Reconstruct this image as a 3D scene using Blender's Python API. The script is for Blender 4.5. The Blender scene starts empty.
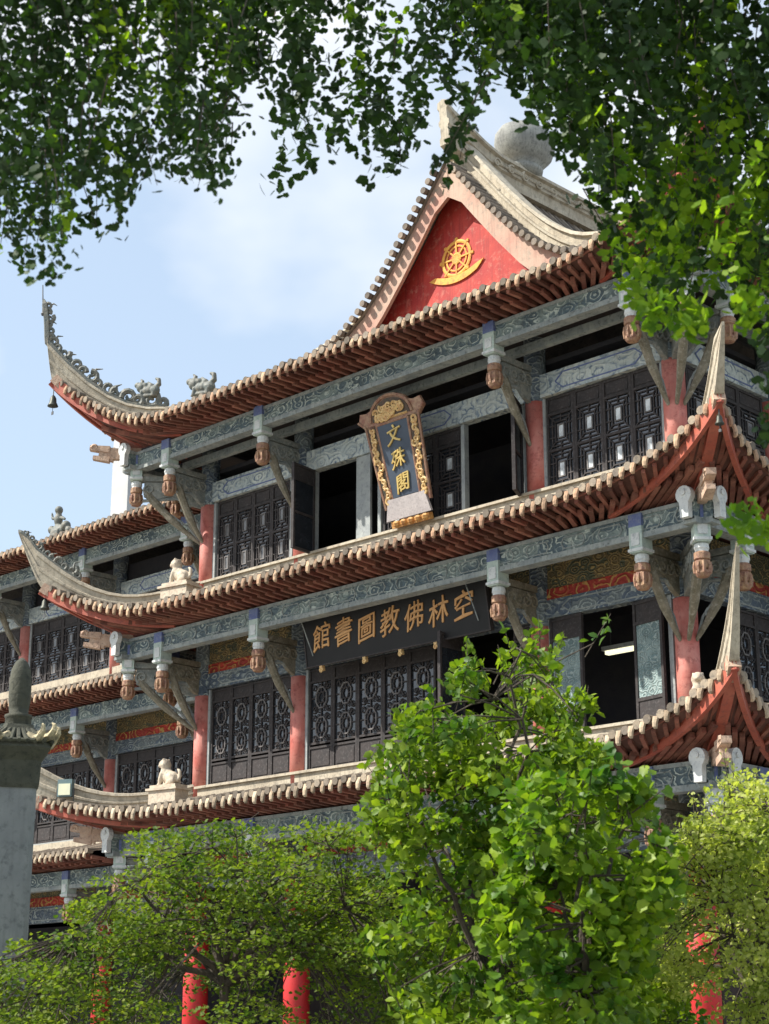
import bpy, math, random
import numpy as np
from mathutils import Vector, Matrix, Euler
R = math.radians
rnd = random.Random(7); nr = np.random.default_rng(11)
sc = bpy.context.scene
COL = sc.collection

# ------------------------------------------------------------------ camera (solved from the photo's vanishing points)
FPX = 1750.0; PITCH = math.atan(529/FPX); YAW = R(45.6)
CAM = Vector((17.107, -25.0, 1.6))
Hv = Vector((-math.cos(YAW), math.sin(YAW), 0)); Rv = Vector((Hv.y, -Hv.x, 0))
Fv = Hv*math.cos(PITCH) + Vector((0, 0, math.sin(PITCH))); Uv = -Hv*math.sin(PITCH) + Vector((0, 0, math.cos(PITCH)))
cd = bpy.data.cameras.new('camera'); cam = bpy.data.objects.new('camera', cd); COL.objects.link(cam)
cam.matrix_world = Matrix.Translation(CAM) @ Matrix((Rv, Uv, -Fv)).transposed().to_4x4()
cd.sensor_fit = 'VERTICAL'; cd.sensor_height = 24; cd.lens = FPX/1024*24; cd.clip_start = .1; cd.clip_end = 3000
cd.dof.use_dof = True; cd.dof.focus_distance = 31; cd.dof.aperture_fstop = 2.6
sc.camera = cam

def at(px, py, depth):                     # where a tree's crown stands: bearing + distance from where one stands
    d = Fv*FPX + Rv*(px-384.5) - Uv*(py-512); k = depth/(Vector((d.x, d.y, 0)).dot(Hv)); return CAM + d*k

# ------------------------------------------------------------------ tagging helpers
def tag(o, label=None, cat=None, group=None, kind=None):
    if label: o['label'] = label
    if cat: o['category'] = cat
    if group: o['group'] = group
    if kind: o['kind'] = kind
    return o
def empty(name, loc=(0, 0, 0), rz=0, **k):
    o = bpy.data.objects.new(name, None); COL.objects.link(o); o.location = loc; o.rotation_euler = (0, 0, rz); o.empty_display_size = .3
    return tag(o, **k)
def org(o):
    v = Vector((0, 0, 0))
    while o is not None: v += o.location; o = o.parent
    return v
def link(name, me, parent=None):
    o = bpy.data.objects.new(name, me); COL.objects.link(o)
    if parent: o.parent = parent
    return o
def copy_tree(o, parent=None):
    c = o.copy(); COL.objects.link(c); c.parent = parent
    for ch in list(o.children): copy_tree(ch, c)
    return c

# ------------------------------------------------------------------ mesh builder
class MB:
    def __init__(s): s.v = []; s.f = []; s.m = []; s.T = None
    def add(s, vs, fs, m=0):
        b = len(s.v)
        if s.T is not None: vs = [s.T @ Vector(p) for p in vs]
        s.v += [tuple(p) for p in vs]; s.f += [tuple(b+i for i in f) for f in fs]; s.m += [m]*len(fs)
    def box(s, a, b, m=0):
        x0, y0, z0 = a; x1, y1, z1 = b
        s.add([(x0,y0,z0),(x1,y0,z0),(x1,y1,z0),(x0,y1,z0),(x0,y0,z1),(x1,y0,z1),(x1,y1,z1),(x0,y1,z1)],
              [(0,3,2,1),(4,5,6,7),(0,1,5,4),(1,2,6,5),(2,3,7,6),(3,0,4,7)], m)
    def bar(s, a, b, w, h, m=0, up=(0, 0, 1), w2=None, h2=None):   # rectangular bar from a to b
        a = Vector(a); b = Vector(b); d = (b-a).normalized(); r = d.cross(Vector(up)); 
        if r.length < 1e-4: r = Vector((1, 0, 0))
        r.normalize(); u = r.cross(d)
        w2 = w if w2 is None else w2; h2 = h if h2 is None else h2
        vs = [a+r*i*w/2+u*j*h/2 for i, j in ((-1,-1),(1,-1),(1,1),(-1,1))] + [b+r*i*w2/2+u*j*h2/2 for i, j in ((-1,-1),(1,-1),(1,1),(-1,1))]
        s.add(vs, [(0,1,2,3),(7,6,5,4),(0,4,5,1),(1,5,6,2),(2,6,7,3),(3,7,4,0)], m)
    def tube(s, pts, rad, n=8, m=0, caps=True, flat=1.0):
        pts = [Vector(p) for p in pts]; N = len(pts)
        if not hasattr(rad, '__len__'): rad = [rad]*N
        vs = []; pr = None
        for i, p in enumerate(pts):
            d = (pts[min(i+1, N-1)]-pts[max(i-1, 0)])
            if d.length < 1e-7: d = Vector((0, 0, 1))
            d.normalize()
            r = d.cross(Vector((0, 0, 1))) if pr is None else pr - d*pr.dot(d)
            if r.length < 1e-3: r = d.cross(Vector((0, 1, 0)))
            r.normalize(); pr = r; u = d.cross(r)
            for k in range(n):
                a = 2*math.pi*k/n; vs.append(p + (r*math.cos(a) + u*math.sin(a)*flat)*rad[i])
        fs = [(i*n+k, i*n+(k+1) % n, (i+1)*n+(k+1) % n, (i+1)*n+k) for i in range(N-1) for k in range(n)]
        if caps: fs += [tuple(range(n-1, -1, -1)), tuple((N-1)*n+k for k in range(n))]
        s.add(vs, fs, m)
    def lathe(s, c, prof, n=16, m=0):         # prof: (r, z)
        c = Vector(c); vs = []; N = len(prof)
        for r, z in prof:
            for k in range(n):
                a = 2*math.pi*k/n; vs.append(c+Vector((r*math.cos(a), r*math.sin(a), z)))
        fs = [(i*n+k, i*n+(k+1) % n, (i+1)*n+(k+1) % n, (i+1)*n+k) for i in range(N-1) for k in range(n)]
        fs += [tuple(range(n-1, -1, -1)), tuple((N-1)*n+k for k in range(n))]
        s.add(vs, fs, m)
    def prism(s, poly, o, ax, az, thick, m=0):  # 2-D polygon on axes ax, az at origin o, extruded along the normal
        o = Vector(o); ax = Vector(ax); az = Vector(az); nn = ax.cross(az).normalized()*thick; N = len(poly)
        vs = [o+ax*x+az*z for x, z in poly]; vs += [v+nn for v in vs]
        s.add(vs, [tuple(range(N)), tuple(range(2*N-1, N-1, -1))] + [(i, N+i, N+(i+1) % N, (i+1) % N) for i in range(N)], m)
    def spiral(s, c, ax, az, r0, turns, rad, m=0, a0=0, sgn=1, n=5):
        c = Vector(c); ax = Vector(ax); az = Vector(az); K = int(12*turns)
        pts = []
        for i in range(K+1):
            t = i/K; a = a0+sgn*2*math.pi*turns*t; r = r0*(1-.85*t); pts.append(c+ax*math.cos(a)*r+az*math.sin(a)*r)
        s.tube(pts, [rad*(1-.5*i/K) for i in range(K+1)], n, m)
    def build(s, name, mats, parent=None, smooth=False, off=None):
        me = bpy.data.meshes.new(name)
        o0 = org(parent) if off is None else Vector(off)
        a = np.array(s.v, dtype=np.float64) - np.array(o0)
        me.from_pydata(a.tolist(), [], s.f)
        if not isinstance(mats, (list, tuple)): mats = [mats]
        for m in mats: me.materials.append(m)
        if len(mats) > 1: me.polygons.foreach_set('material_index', s.m)
        if smooth: me.polygons.foreach_set('use_smooth', [True]*len(s.f))
        me.update()
        return link(name, me, parent)

# ------------------------------------------------------------------ materials
def nodes(name):
    m = bpy.data.materials.new(name); m.use_nodes = True; nt = m.node_tree
    return m, nt, nt.nodes['Principled BSDF']
def N(nt, t, **k):
    n = nt.nodes.new(t)
    for a, b in k.items():
        if a.startswith('i_'): n.inputs[a[2:].replace('_', ' ')].default_value = b
        else: setattr(n, a, b)
    return n
def mixc(nt, fac, a, b, bt='MIX'):
    n = nt.nodes.new('ShaderNodeMix'); n.data_type = 'RGBA'; n.blend_type = bt
    for sock, v in ((n.inputs[0], fac), (n.inputs[6], a), (n.inputs[7], b)):
        if hasattr(v, 'is_output'): nt.links.new(v, sock)
        elif isinstance(v, (int, float)): sock.default_value = v
        else: sock.default_value = (*v, 1)
    return n.outputs[2]
def ramp(nt, src, p0, p1):
    n = nt.nodes.new('ShaderNodeMapRange'); n.inputs[1].default_value = p0; n.inputs[2].default_value = p1; nt.links.new(src, n.inputs[0]); return n.outputs[0]
def noise(nt, co, scale, det=4, vec=None, rough=.6):
    n = N(nt, 'ShaderNodeTexNoise'); n.inputs['Scale'].default_value = scale; n.inputs['Detail'].default_value = det; n.inputs['Roughness'].default_value = rough
    if vec:
        mp = N(nt, 'ShaderNodeMapping'); mp.inputs['Scale'].default_value = vec; nt.links.new(co, mp.inputs[0]); nt.links.new(mp.outputs[0], n.inputs[0])
    else: nt.links.new(co, n.inputs[0])
    return n.outputs[0]
def weathered(name, c1, c2, c3=None, rough=.75, s1=3, s2=14, streak=.0, bump=.3, metal=0, spread=(.35, .65), isl=0):
    m, nt, p = nodes(name); co = N(nt, 'ShaderNodeTexCoord').outputs['Object']
    c = mixc(nt, ramp(nt, noise(nt, co, s1, 5), *spread), c1, c2)
    if c3: c = mixc(nt, ramp(nt, noise(nt, co, s2, 6, rough=.7), .52, .72), c, c3)
    if streak: c = mixc(nt, ramp(nt, noise(nt, co, 3, 5, (6, 6, .5)), .5, .5+.25/max(streak, .2)), c, tuple(x*.45 for x in c2))
    if isl:
        gi = N(nt, 'ShaderNodeNewGeometry'); mr = N(nt, 'ShaderNodeMapRange'); mr.inputs[3].default_value = 1-isl; mr.inputs[4].default_value = 1+isl*.5; nt.links.new(gi.outputs['Random Per Island'], mr.inputs[0])
        cb = N(nt, 'ShaderNodeCombineColor'); [nt.links.new(mr.outputs[0], cb.inputs[i]) for i in range(3)]; c = mixc(nt, 1.0, c, cb.outputs[0], 'MULTIPLY')
    nt.links.new(c, p.inputs['Base Color']); p.inputs['Roughness'].default_value = rough; p.inputs['Metallic'].default_value = metal
    if bump:
        b = N(nt, 'ShaderNodeBump'); b.inputs['Strength'].default_value = bump; b.inputs['Distance'].default_value = .02
        nt.links.new(noise(nt, co, 25, 6), b.inputs['Height']); nt.links.new(b.outputs[0], p.inputs['Normal'])
    return m
def painted(name, base, line, patch, scale=2.2, rough=.7, along=1.0, dirt=.5):   # old architectural painting: scroll lines over a faded ground
    m, nt, p = nodes(name); co = N(nt, 'ShaderNodeTexCoord').outputs['Object']
    mp = N(nt, 'ShaderNodeMapping'); mp.inputs['Scale'].default_value = (scale*along, scale*along, scale*1.5); nt.links.new(co, mp.inputs[0])
    wob = N(nt, 'ShaderNodeTexNoise'); wob.inputs['Scale'].default_value = 2.5; nt.links.new(mp.outputs[0], wob.inputs[0])
    add = N(nt, 'ShaderNodeVectorMath', operation='MULTIPLY_ADD'); nt.links.new(wob.outputs['Color'], add.inputs[0]); add.inputs[1].default_value = (.35, .35, .35); nt.links.new(mp.outputs[0], add.inputs[2])
    vo = N(nt, 'ShaderNodeTexVoronoi', feature='F1'); vo.inputs['Scale'].default_value = 1.0; nt.links.new(add.outputs[0], vo.inputs['Vector'])
    sn = N(nt, 'ShaderNodeMath', operation='MULTIPLY'); nt.links.new(vo.outputs['Distance'], sn.inputs[0]); sn.inputs[1].default_value = 22
    si = N(nt, 'ShaderNodeMath', operation='SINE'); nt.links.new(sn.outputs[0], si.inputs[0])
    cells = ramp(nt, N(nt, 'ShaderNodeSeparateColor').outputs[0], 0, 1)
    sep = nt.nodes[-2] if False else None
    sc_ = N(nt, 'ShaderNodeSeparateColor'); nt.links.new(vo.outputs['Color'], sc_.inputs[0])
    c = mixc(nt, ramp(nt, sc_.outputs[0], .55, .62), base, patch)
    c = mixc(nt, ramp(nt, noise(nt, co, 1.3, 3), .5, .62), c, tuple(x*.8 for x in patch))
    lf = N(nt, 'ShaderNodeMath', operation='MULTIPLY'); nt.links.new(ramp(nt, si.outputs[0], .45, .8), lf.inputs[0]); nt.links.new(ramp(nt, noise(nt, co, 5, 4), .35, .6), lf.inputs[1])
    c = mixc(nt, lf.outputs[0], c, line)
    dk = tuple(x*.3 for x in base)
    c = mixc(nt, ramp(nt, noise(nt, co, 9, 6, rough=.75), .68-.15*dirt, .8), c, dk)
    c = mixc(nt, ramp(nt, noise(nt, co, 4, 5, (5, 5, .6)), .56, .8), c, dk)
    c = mixc(nt, ramp(nt, noise(nt, co, 18, 5, rough=.8), .58, .7), c, tuple(min(1, x*1.7) for x in base))
    nt.links.new(c, p.inputs['Base Color']); p.inputs['Roughness'].default_value = rough
    b = N(nt, 'ShaderNodeBump'); b.inputs['Strength'].default_value = .5; b.inputs['Distance'].default_value = .02
    nt.links.new(si.outputs[0], b.inputs['Height']); nt.links.new(b.outputs[0], p.inputs['Normal'])
    return m
def leafmat(name, c1, c2, c3, trans=.35, rough=.45):
    m, nt, p = nodes(name); g = N(nt, 'ShaderNodeNewGeometry')
    c = mixc(nt, ramp(nt, g.outputs['Random Per Island'], 0, 1), c1, c2)
    co = N(nt, 'ShaderNodeTexCoord').outputs['Object']
    c = mixc(nt, ramp(nt, noise(nt, co, 1.6, 3), .45, .65), c, c3)
    nt.links.new(c, p.inputs['Base Color']); p.inputs['Roughness'].default_value = rough+.12; p.inputs['Specular IOR Level'].default_value = .3
    tr = N(nt, 'ShaderNodeBsdfTranslucent'); tc = mixc(nt, 1.0, c, (1.5, 1.6, .5), 'MULTIPLY'); nt.links.new(tc, tr.inputs[0])
    mx = N(nt, 'ShaderNodeMixShader'); mx.inputs[0].default_value = trans
    nt.links.new(p.outputs[0], mx.inputs[1]); nt.links.new(tr.outputs[0], mx.inputs[2]); nt.links.new(mx.outputs[0], nt.nodes['Material Output'].inputs[0])
    return m
def glass(name, col, rough=.12):
    m, nt, p = nodes(name); co = N(nt, 'ShaderNodeTexCoord').outputs['Object']
    c = mixc(nt, ramp(nt, noise(nt, co, 6, 4), .35, .7), col, tuple(x*.5 for x in col))
    nt.links.new(c, p.inputs['Base Color']); p.inputs['Roughness'].default_value = rough; p.inputs['Specular IOR Level'].default_value = .8
    return m

M = {}
M['column_red'] = weathered('column_red', (.50,.12,.09), (.60,.24,.19), (.30,.06,.045), .6, 2.2, 8, streak=.25, bump=.15)
M['bright_red'] = weathered('bright_red', (.58,.02,.02), (.46,.02,.02), (.34,.03,.025), .5, 2, 7, bump=.1)
M['beam_red'] = weathered('beam_red', (.36,.07,.04), (.44,.12,.07), (.2,.06,.045), .6, 2, 9, bump=.2)
M['rafter'] = weathered('rafter_red', (.21,.06,.04), (.33,.14,.09), (.08,.035,.025), .8, 3, 12, bump=.2, isl=.5)  # rafter red darkened: shade under the eaves is put into the colour
M['under'] = weathered('eave_board', (.10,.04,.03), (.15,.07,.05), None, .9, 3)  # board colour also carries painted eave shade
M['tile'] = weathered('grey_roof_tile', (.15,.125,.10), (.27,.215,.16), (.07,.06,.055), .85, 2.5, 11, bump=.5, isl=.5)
M['tile_end'] = weathered('ochre_tile_end', (.54,.38,.24), (.36,.20,.12), (.09,.06,.045), .9, 1.3, 7, bump=.6, isl=.5)
M['tile_end_pale'] = weathered('pale_tile_end', (.54,.44,.31), (.43,.31,.20), (.18,.13,.10), .9, 1.2, 7, bump=.6, isl=.5)
M['cap_end'] = weathered('cap_tile_end', (.30,.24,.17), (.20,.165,.13), (.10,.085,.07), .85, 3, 12, bump=.5, isl=.5)
M['cream'] = weathered('cream_plaster', (.52,.46,.35), (.40,.34,.25), (.22,.20,.16), .85, 2, 8, streak=.5, bump=.5)
M['ridge_dark'] = weathered('dark_glazed_ridge', (.10,.12,.11), (.17,.16,.13), (.30,.27,.2), .6, 5, 12, bump=.5)
M['paint'] = painted('painted_beam', (.20,.25,.235), (.50,.55,.49), (.09,.13,.15), 3.0, dirt=1.1)
M['paint_pale'] = painted('painted_header', (.44,.49,.48), (.13,.18,.24), (.56,.60,.56), 2.4, dirt=.5)
M['paint_dark'] = painted('painted_dark_beam', (.15,.18,.19), (.36,.40,.38), (.09,.12,.16), 3.2)
M['paint_ochre'] = painted('painted_ochre_band', (.20,.15,.07), (.50,.36,.14), (.10,.11,.07), 4.5, dirt=.5)
M['paint_red'] = painted('painted_red_band', (.50,.05,.03), (.55,.36,.10), (.36,.04,.03), 2.2, dirt=.2)
M['pale_edge'] = weathered('pale_beam_edge', (.36,.38,.35), (.22,.25,.25), (.09,.10,.10), .8, 3, 11, streak=.4)
M['post_green'] = weathered('pale_green_post', (.50,.58,.50), (.42,.50,.45), (.22,.3,.3), .7, 4, 12)
M['drop'] = weathered('carved_drop', (.27,.13,.09), (.40,.25,.14), (.10,.06,.05), .7, 9, 22, bump=.8)
M['white_paint'] = weathered('white_paint', (.68,.69,.66), (.55,.57,.55), (.30,.32,.34), .7, 4, 14)
M['carve'] = weathered('carved_bracket', (.17,.19,.18), (.30,.30,.26), (.42,.42,.38), .75, 6, 16, bump=.9)
M['carve_ochre'] = weathered('carved_ochre_bracket', (.15,.135,.09), (.26,.23,.17), (.40,.38,.32), .75, 6, 16, bump=.9)
M['wood'] = weathered('dark_window_wood', (.026,.023,.023), (.042,.033,.031), (.09,.08,.078), .8, 3, 18, bump=.2)
M['wood_edge'] = weathered('worn_window_edge', (.20,.185,.175), (.09,.082,.08), None, .75, 5, 18)
M['dark_wood'] = weathered('dark_door_wood', (.03,.022,.02), (.045,.03,.026), None, .7, 3)
M['jamb'] = weathered('grey_jamb', (.36,.38,.36), (.27,.29,.29), (.18,.19,.19), .7, 4, 12)
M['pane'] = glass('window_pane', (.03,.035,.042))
M['pane_sky'] = glass('sky_reflection_pane', (.72,.76,.76), .3)  # sky reflection put into the near-white pane colour
M['pane_green'] = painted('frosted_green_pane', (.22,.29,.28), (.33,.39,.37), (.15,.22,.22), 5, .8)
M['pane_red'] = glass('red_curtain_pane', (.55,.13,.10), .5)
M['drop_pale'] = weathered('pale_carved_end', (.58,.42,.30), (.46,.30,.21), (.25,.17,.13), .75, 6, 16, bump=.6)
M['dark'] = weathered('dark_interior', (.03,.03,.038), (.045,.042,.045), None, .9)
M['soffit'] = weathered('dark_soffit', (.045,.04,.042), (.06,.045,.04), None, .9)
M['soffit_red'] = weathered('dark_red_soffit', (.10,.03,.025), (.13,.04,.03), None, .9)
M['gable'] = weathered('gable_red', (.50,.05,.03), (.38,.03,.025), (.52,.17,.12), .75, 1.8, 7, streak=.6, bump=.25)
M['barge'] = weathered('pink_bargeboard', (.48,.34,.25), (.46,.23,.17), (.27,.23,.18), .8, 1.2, 6, streak=.5, bump=.3)
M['emblem'] = weathered('faded_yellow_paint', (.78,.42,.06), (.66,.28,.05), (.45,.10,.04), .7, 5, 9, bump=.2)
M['gold'] = weathered('gold_paint', (.85,.50,.06), (.75,.36,.04), None, .4, 6, bump=.1)
M['gold_carve'] = weathered('gilded_carving', (.78,.56,.24), (.60,.34,.14), (.14,.09,.05), .5, 12, 30, bump=.6)
M['frame_red'] = weathered('red_brown_frame', (.26,.11,.07), (.38,.24,.15), (.09,.045,.035), .6, 8, 20, bump=.5)
M['plaque_blue'] = weathered('slate_blue_lacquer', (.035,.052,.08), (.05,.07,.10), None, .55, 3, bump=.05)
M['plaque_black'] = weathered('black_lacquer', (.008,.008,.008), (.013,.012,.012), None, .75, 3, bump=.05)
M['ground_dark'] = weathered('dark_green_ground', (.03,.035,.02), (.10,.05,.03), None, .6, 8)
M['plate'] = weathered('pale_plate', (.50,.45,.43), (.40,.36,.35), (.25,.22,.21), .7, 6, 20)
M['stone'] = weathered('grey_stone', (.20,.21,.21), (.27,.28,.27), (.12,.13,.13), .8, 2, 10, streak=.4, bump=.3)
M['stone_mossy'] = weathered('mossy_stone', (.05,.052,.038), (.085,.085,.06), (.02,.024,.018), .9, 4, 14, bump=.7)
M['stone_cream'] = weathered('cream_stone', (.52,.44,.27), (.22,.19,.12), (.06,.06,.04), .85, 9, 15, bump=.8, spread=(.45,.6))
M['lion'] = weathered('pale_stone_lion', (.60,.52,.40), (.50,.40,.30), (.24,.21,.17), .85, 6, 15, bump=.5)
M['dome'] = weathered('grey_ridge_ornament', (.36,.36,.32), (.24,.24,.22), (.13,.13,.12), .9, 2.5, 9, streak=.8, bump=.7)
M['render_white'] = weathered('white_render', (.50,.50,.49), (.44,.44,.43), None, .85, 1, bump=.1)
M['paving'] = weathered('stone_paving', (.26,.25,.23), (.20,.19,.18), (.12,.12,.11), .85, .6, 3)
M['bark'] = weathered('bark', (.05,.04,.03), (.09,.07,.05), None, .9, 6, bump=.8)
M['bronze'] = weathered('bronze_bell', (.05,.055,.045), (.09,.09,.07), None, .5, 8, metal=.6)
M['metal_teal'] = weathered('teal_metal', (.10,.17,.18), (.14,.2,.2), None, .5, 4)
M['lamp_glass'] = weathered('pale_yellow_lamp_glass', (.75,.74,.52), (.65,.66,.5), None, .3, 4, bump=0)
M['iron'] = weathered('iron', (.05,.05,.05), (.08,.08,.08), None, .5)
m, nt, p = nodes('lit_tube'); p.inputs['Emission Color'].default_value = (1, .95, .62, 1); p.inputs['Emission Strength'].default_value = .9; p.inputs['Base Color'].default_value = (.8,.8,.7,1); M['lit'] = m

# ------------------------------------------------------------------ the hall: numbers solved from the photo
W = 13.06; D = 18.0; B = 1.22
WY = 4.2                       # the wing's wall stands this far behind the front wall
XL, XR = -W, 0.0
COLX = [-13.06, -9.87, -3.24, 0.0]
HALL = empty('temple_hall', (-6.53, 8, 0), label='three-tiered Chinese temple hall with red gable, painted beams, red columns and upturned grey tiled eaves', cat='temple')

class Side:                    # frame of one eave side: u along the wall, out away from it
    def __init__(s, o, du, do, L, c0, c1): s.o = Vector(o); s.du = Vector(du); s.do = Vector(do); s.L = L; s.c0 = c0; s.c1 = c1
    def P(s, u, out, z): return s.o + s.du*u + s.do*out + Vector((0, 0, z))
FL = 3.9
class Tier:
    def __init__(t, zE, zW, d, e, zc, inset=0, pw=2.2, zbot=0, ztop=0):
        t.zE, t.zW, t.d, t.e, t.zc, t.inset, t.pw, t.zbot, t.ztop = zE, zW, d, e, zc, inset, pw, zbot, ztop
    def edge(t, S, u):         # (out, z) of the eave edge
        out = t.d; z = t.zE
        for has, dist, zc in ((S.c0, u+t.e, S.c0), (S.c1, S.L+t.e-u, S.c1)):
            if has is None: continue
            q = max(0, min(1, (FL-dist)/FL)); out += (t.e-t.d)*q**5; z += (zc-t.zE)*q**t.pw
        return out, z
    def surf(t, S, u, out):
        eo, ez = t.edge(S, u); v = (out-t.inset)/(eo-t.inset); v = max(0, min(1.02, v))
        return t.zW + (t.zE-t.zW)*(1-(1-v)**1.35 if v < 1 else 1) + (ez-t.zE)*v**2.0
    def omin(t, S, u):
        o = t.inset
        if S.c0 is not None: o = max(o, -u)
        if S.c1 is not None: o = max(o, u-S.L)
        return o

def RZ(t, u, o, a, b, ez):
    q = max(0, min(1, (o-B+.2)/max(b-B+.2, .01))); z0 = t.ztop+.07
    if o < B-.2: return z0
    return z0+(ez-.13-z0)*q**1.15
def build_side(t, S, roof, raf, step=.24):
    u0 = -t.e if S.c0 is not None else 0; u1 = S.L+t.e if S.c1 is not None else S.L
    n = int(round((u1-u0)/step)); us = [u0+(u1-u0)*i/n for i in range(n+1)]
    K = 9; jit = random.Random(3)
    # sheet, top and bottom of it
    rows = []
    for u in us:
        a = t.omin(S, u); b = t.edge(S, u)[0]; a = min(a, b)
        rows.append([S.P(u, a+(b-a)*k/K, t.surf(S, u, a+(b-a)*k/K)) for k in range(K+1)])
    vs = [p for r in rows for p in r]
    fs = [(i*(K+1)+k, (i+1)*(K+1)+k, (i+1)*(K+1)+k+1, i*(K+1)+k+1) for i in range(n) for k in range(K)]
    roof.add(vs, fs, 0)
    # a lower eave sheet, the boards one sees from below
    vs = []
    for u in us:
        b, ez = t.edge(S, u); a = min(max(B-.2, t.omin(S, u)+.02), b-.03)
        for k in range(4):
            o = a+(b-.02-a)*k/3; vs.append(S.P(u, o, min(t.surf(S, u, o)-.06, RZ(t, u, o, a, b, ez)+.06)))
    raf.add(vs, [(i*4+k, i*4+k+1, (i+1)*4+k+1, (i+1)*4+k) for i in range(n) for k in range(3)], 1)
    # cap tiles, round ends, drip tongues, rafters
    for i, u in enumerate(us):
        b, ez = t.edge(S, u); a = t.omin(S, u)
        if b-a < .06: continue
        dz = jit.uniform(-.014, .012); do = jit.uniform(-.04, .02); r = .066
        pts = []
        ks = 7
        vv = []
        for k in range(ks+1):
            o = a+(b+.03+do-a)*k/ks; z = t.surf(S, u, min(o, b))+.01+dz
            for q in range(6):
                an = math.pi*q/5; vv.append(S.P(u+math.cos(an)*r, o, z+math.sin(an)*r*1.15))
        roof.add(vv, [(k*6+q, k*6+q+1, (k+1)*6+q+1, (k+1)*6+q) for k in range(ks) for q in range(5)], 0)
        # round end disc and its short throat
        zc = t.surf(S, u, b)+.012+dz; cen = S.P(u, b+.03+do, zc); rr = .076; dv = []
        for s_, q0 in ((0, -.16), (1, .022)):
            for q in range(10):
                an = 2*math.pi*q/10; dv.append(cen + S.do*q0 + S.du*math.cos(an)*rr + Vector((0, 0, math.sin(an)*rr)))
        roof.add(dv, [(q, (q+1) % 10, 10+(q+1) % 10, 10+q) for q in range(10)] + [tuple(range(10, 20))], 3)
        # drip tongue between the rows
        if i < n:
            um = u+step/2; bm, ezm = t.edge(S, um); zz = t.surf(S, um, bm)
            h = .225+jit.uniform(-.04, .03)
            c = S.P(um+jit.uniform(-.022, .022), bm+jit.uniform(-.03, .01), zz+.03+jit.uniform(-.015, .01)); vs = []
            for zz_, w_, o_ in ((0, .070, .0), (-h*.5, .056, .040), (-h*.86, .046, .042), (-h, .024, .02)):
                for q in range(5):
                    an = math.pi*q/4; vs.append(c+S.du*math.cos(an)*w_+S.do*(o_+math.sin(an)*.045)+Vector((0, 0, zz_)))
            roof.add(vs, [(r_*5+q, r_*5+q+1, (r_+1)*5+q+1, (r_+1)*5+q) for r_ in range(3) for q in range(4)]+[(4, 3, 2, 1, 0), (15, 16, 17, 18, 19)]+[(r_*5+4, r_*5, (r_+1)*5, (r_+1)*5+4) for r_ in range(3)], 1)
        # rafter
        lo, hi = 1.6, -t.e
        us_ = u
        if S.c0 is not None and u < 2.2: us_ = -B + (u+t.e)/(2.2+t.e)*(2.2+B)
        if S.c1 is not None and u > S.L-2.2: us_ = S.L+B - (S.L+t.e-u)/(2.2+t.e)*(2.2+B)
        sa = max(B-.15, t.omin(S, us_)+.02)
        q_ = max(0, (sa-B+.15)/(b-B+.15)); zi = t.ztop+.05; pa = S.P(us_, sa, min(t.surf(S, us_, sa)-.1, zi+(ez-.2-zi)*q_))
        p1 = S.P(u, b-.5, min(t.surf(S, u, b-.5)-.12, RZ(t, u, b-.5, B-.2, b, ez)-.03)) if b-.5 > max(sa, t.omin(S, u)) else None
        p2 = S.P(u, b-.10, ez-.15)
        if b-.1 > t.omin(S, u)+.02:
            if p1 is not None: raf.bar(pa, p1+(p1-pa)*.02, .085, .095, 0); raf.bar(pa.lerp(p1, .55)+Vector((0,0,.04)), p2, .075, .08, 0, w2=.07, h2=.07)
            else: raf.bar(pa, p2, .08, .09, 0)
    # fascia strip behind the drip tongues
    vs = []
    for u in us:
        b, ez = t.edge(S, u); z = t.surf(S, u, b); 
        for q, (o, zz) in enumerate(((b-.05, -.03), (b-.05, -.10), (b-.09, -.10), (b-.09, -.03))): vs.append(S.P(u, o, z+zz))
    raf.add(vs, [(i*4+k, i*4+(k+1) % 4, (i+1)*4+(k+1) % 4, (i+1)*4+k) for i in range(n) for k in range(4)], 0)

def sweep_ridge(mb, path, side):        # path: (point at the bottom centre, height, half width); side: horizontal unit vector across
    prof = [(-1, 0), (-1, .14), (-.72, .18), (-.72, .40), (-.95, .44), (-.95, .52), (-.66, .56), (-.66, .78), (-1, .82), (-.85, .95), (0, 1)]
    prof = prof + [(-x, z) for x, z in prof[-2::-1]]
    n = len(prof); vs = []
    for p, h, w, up in path:
        for x, z in prof: vs.append(Vector(p)+Vector(side)*x*w+Vector(up)*z*h)
    fs = [(i*n+k, (i+1)*n+k, (i+1)*n+k+1, i*n+k+1) for i in range(len(path)-1) for k in range(n-1)]+[(i*n+n-1, (i+1)*n+n-1, (i+1)*n, i*n) for i in range(len(path)-1)]
    fs += [tuple(range(n)), tuple(range((len(path)-1)*n+n-1, (len(path)-1)*n-1, -1))]
    mb.add(vs, fs, 0)

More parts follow.
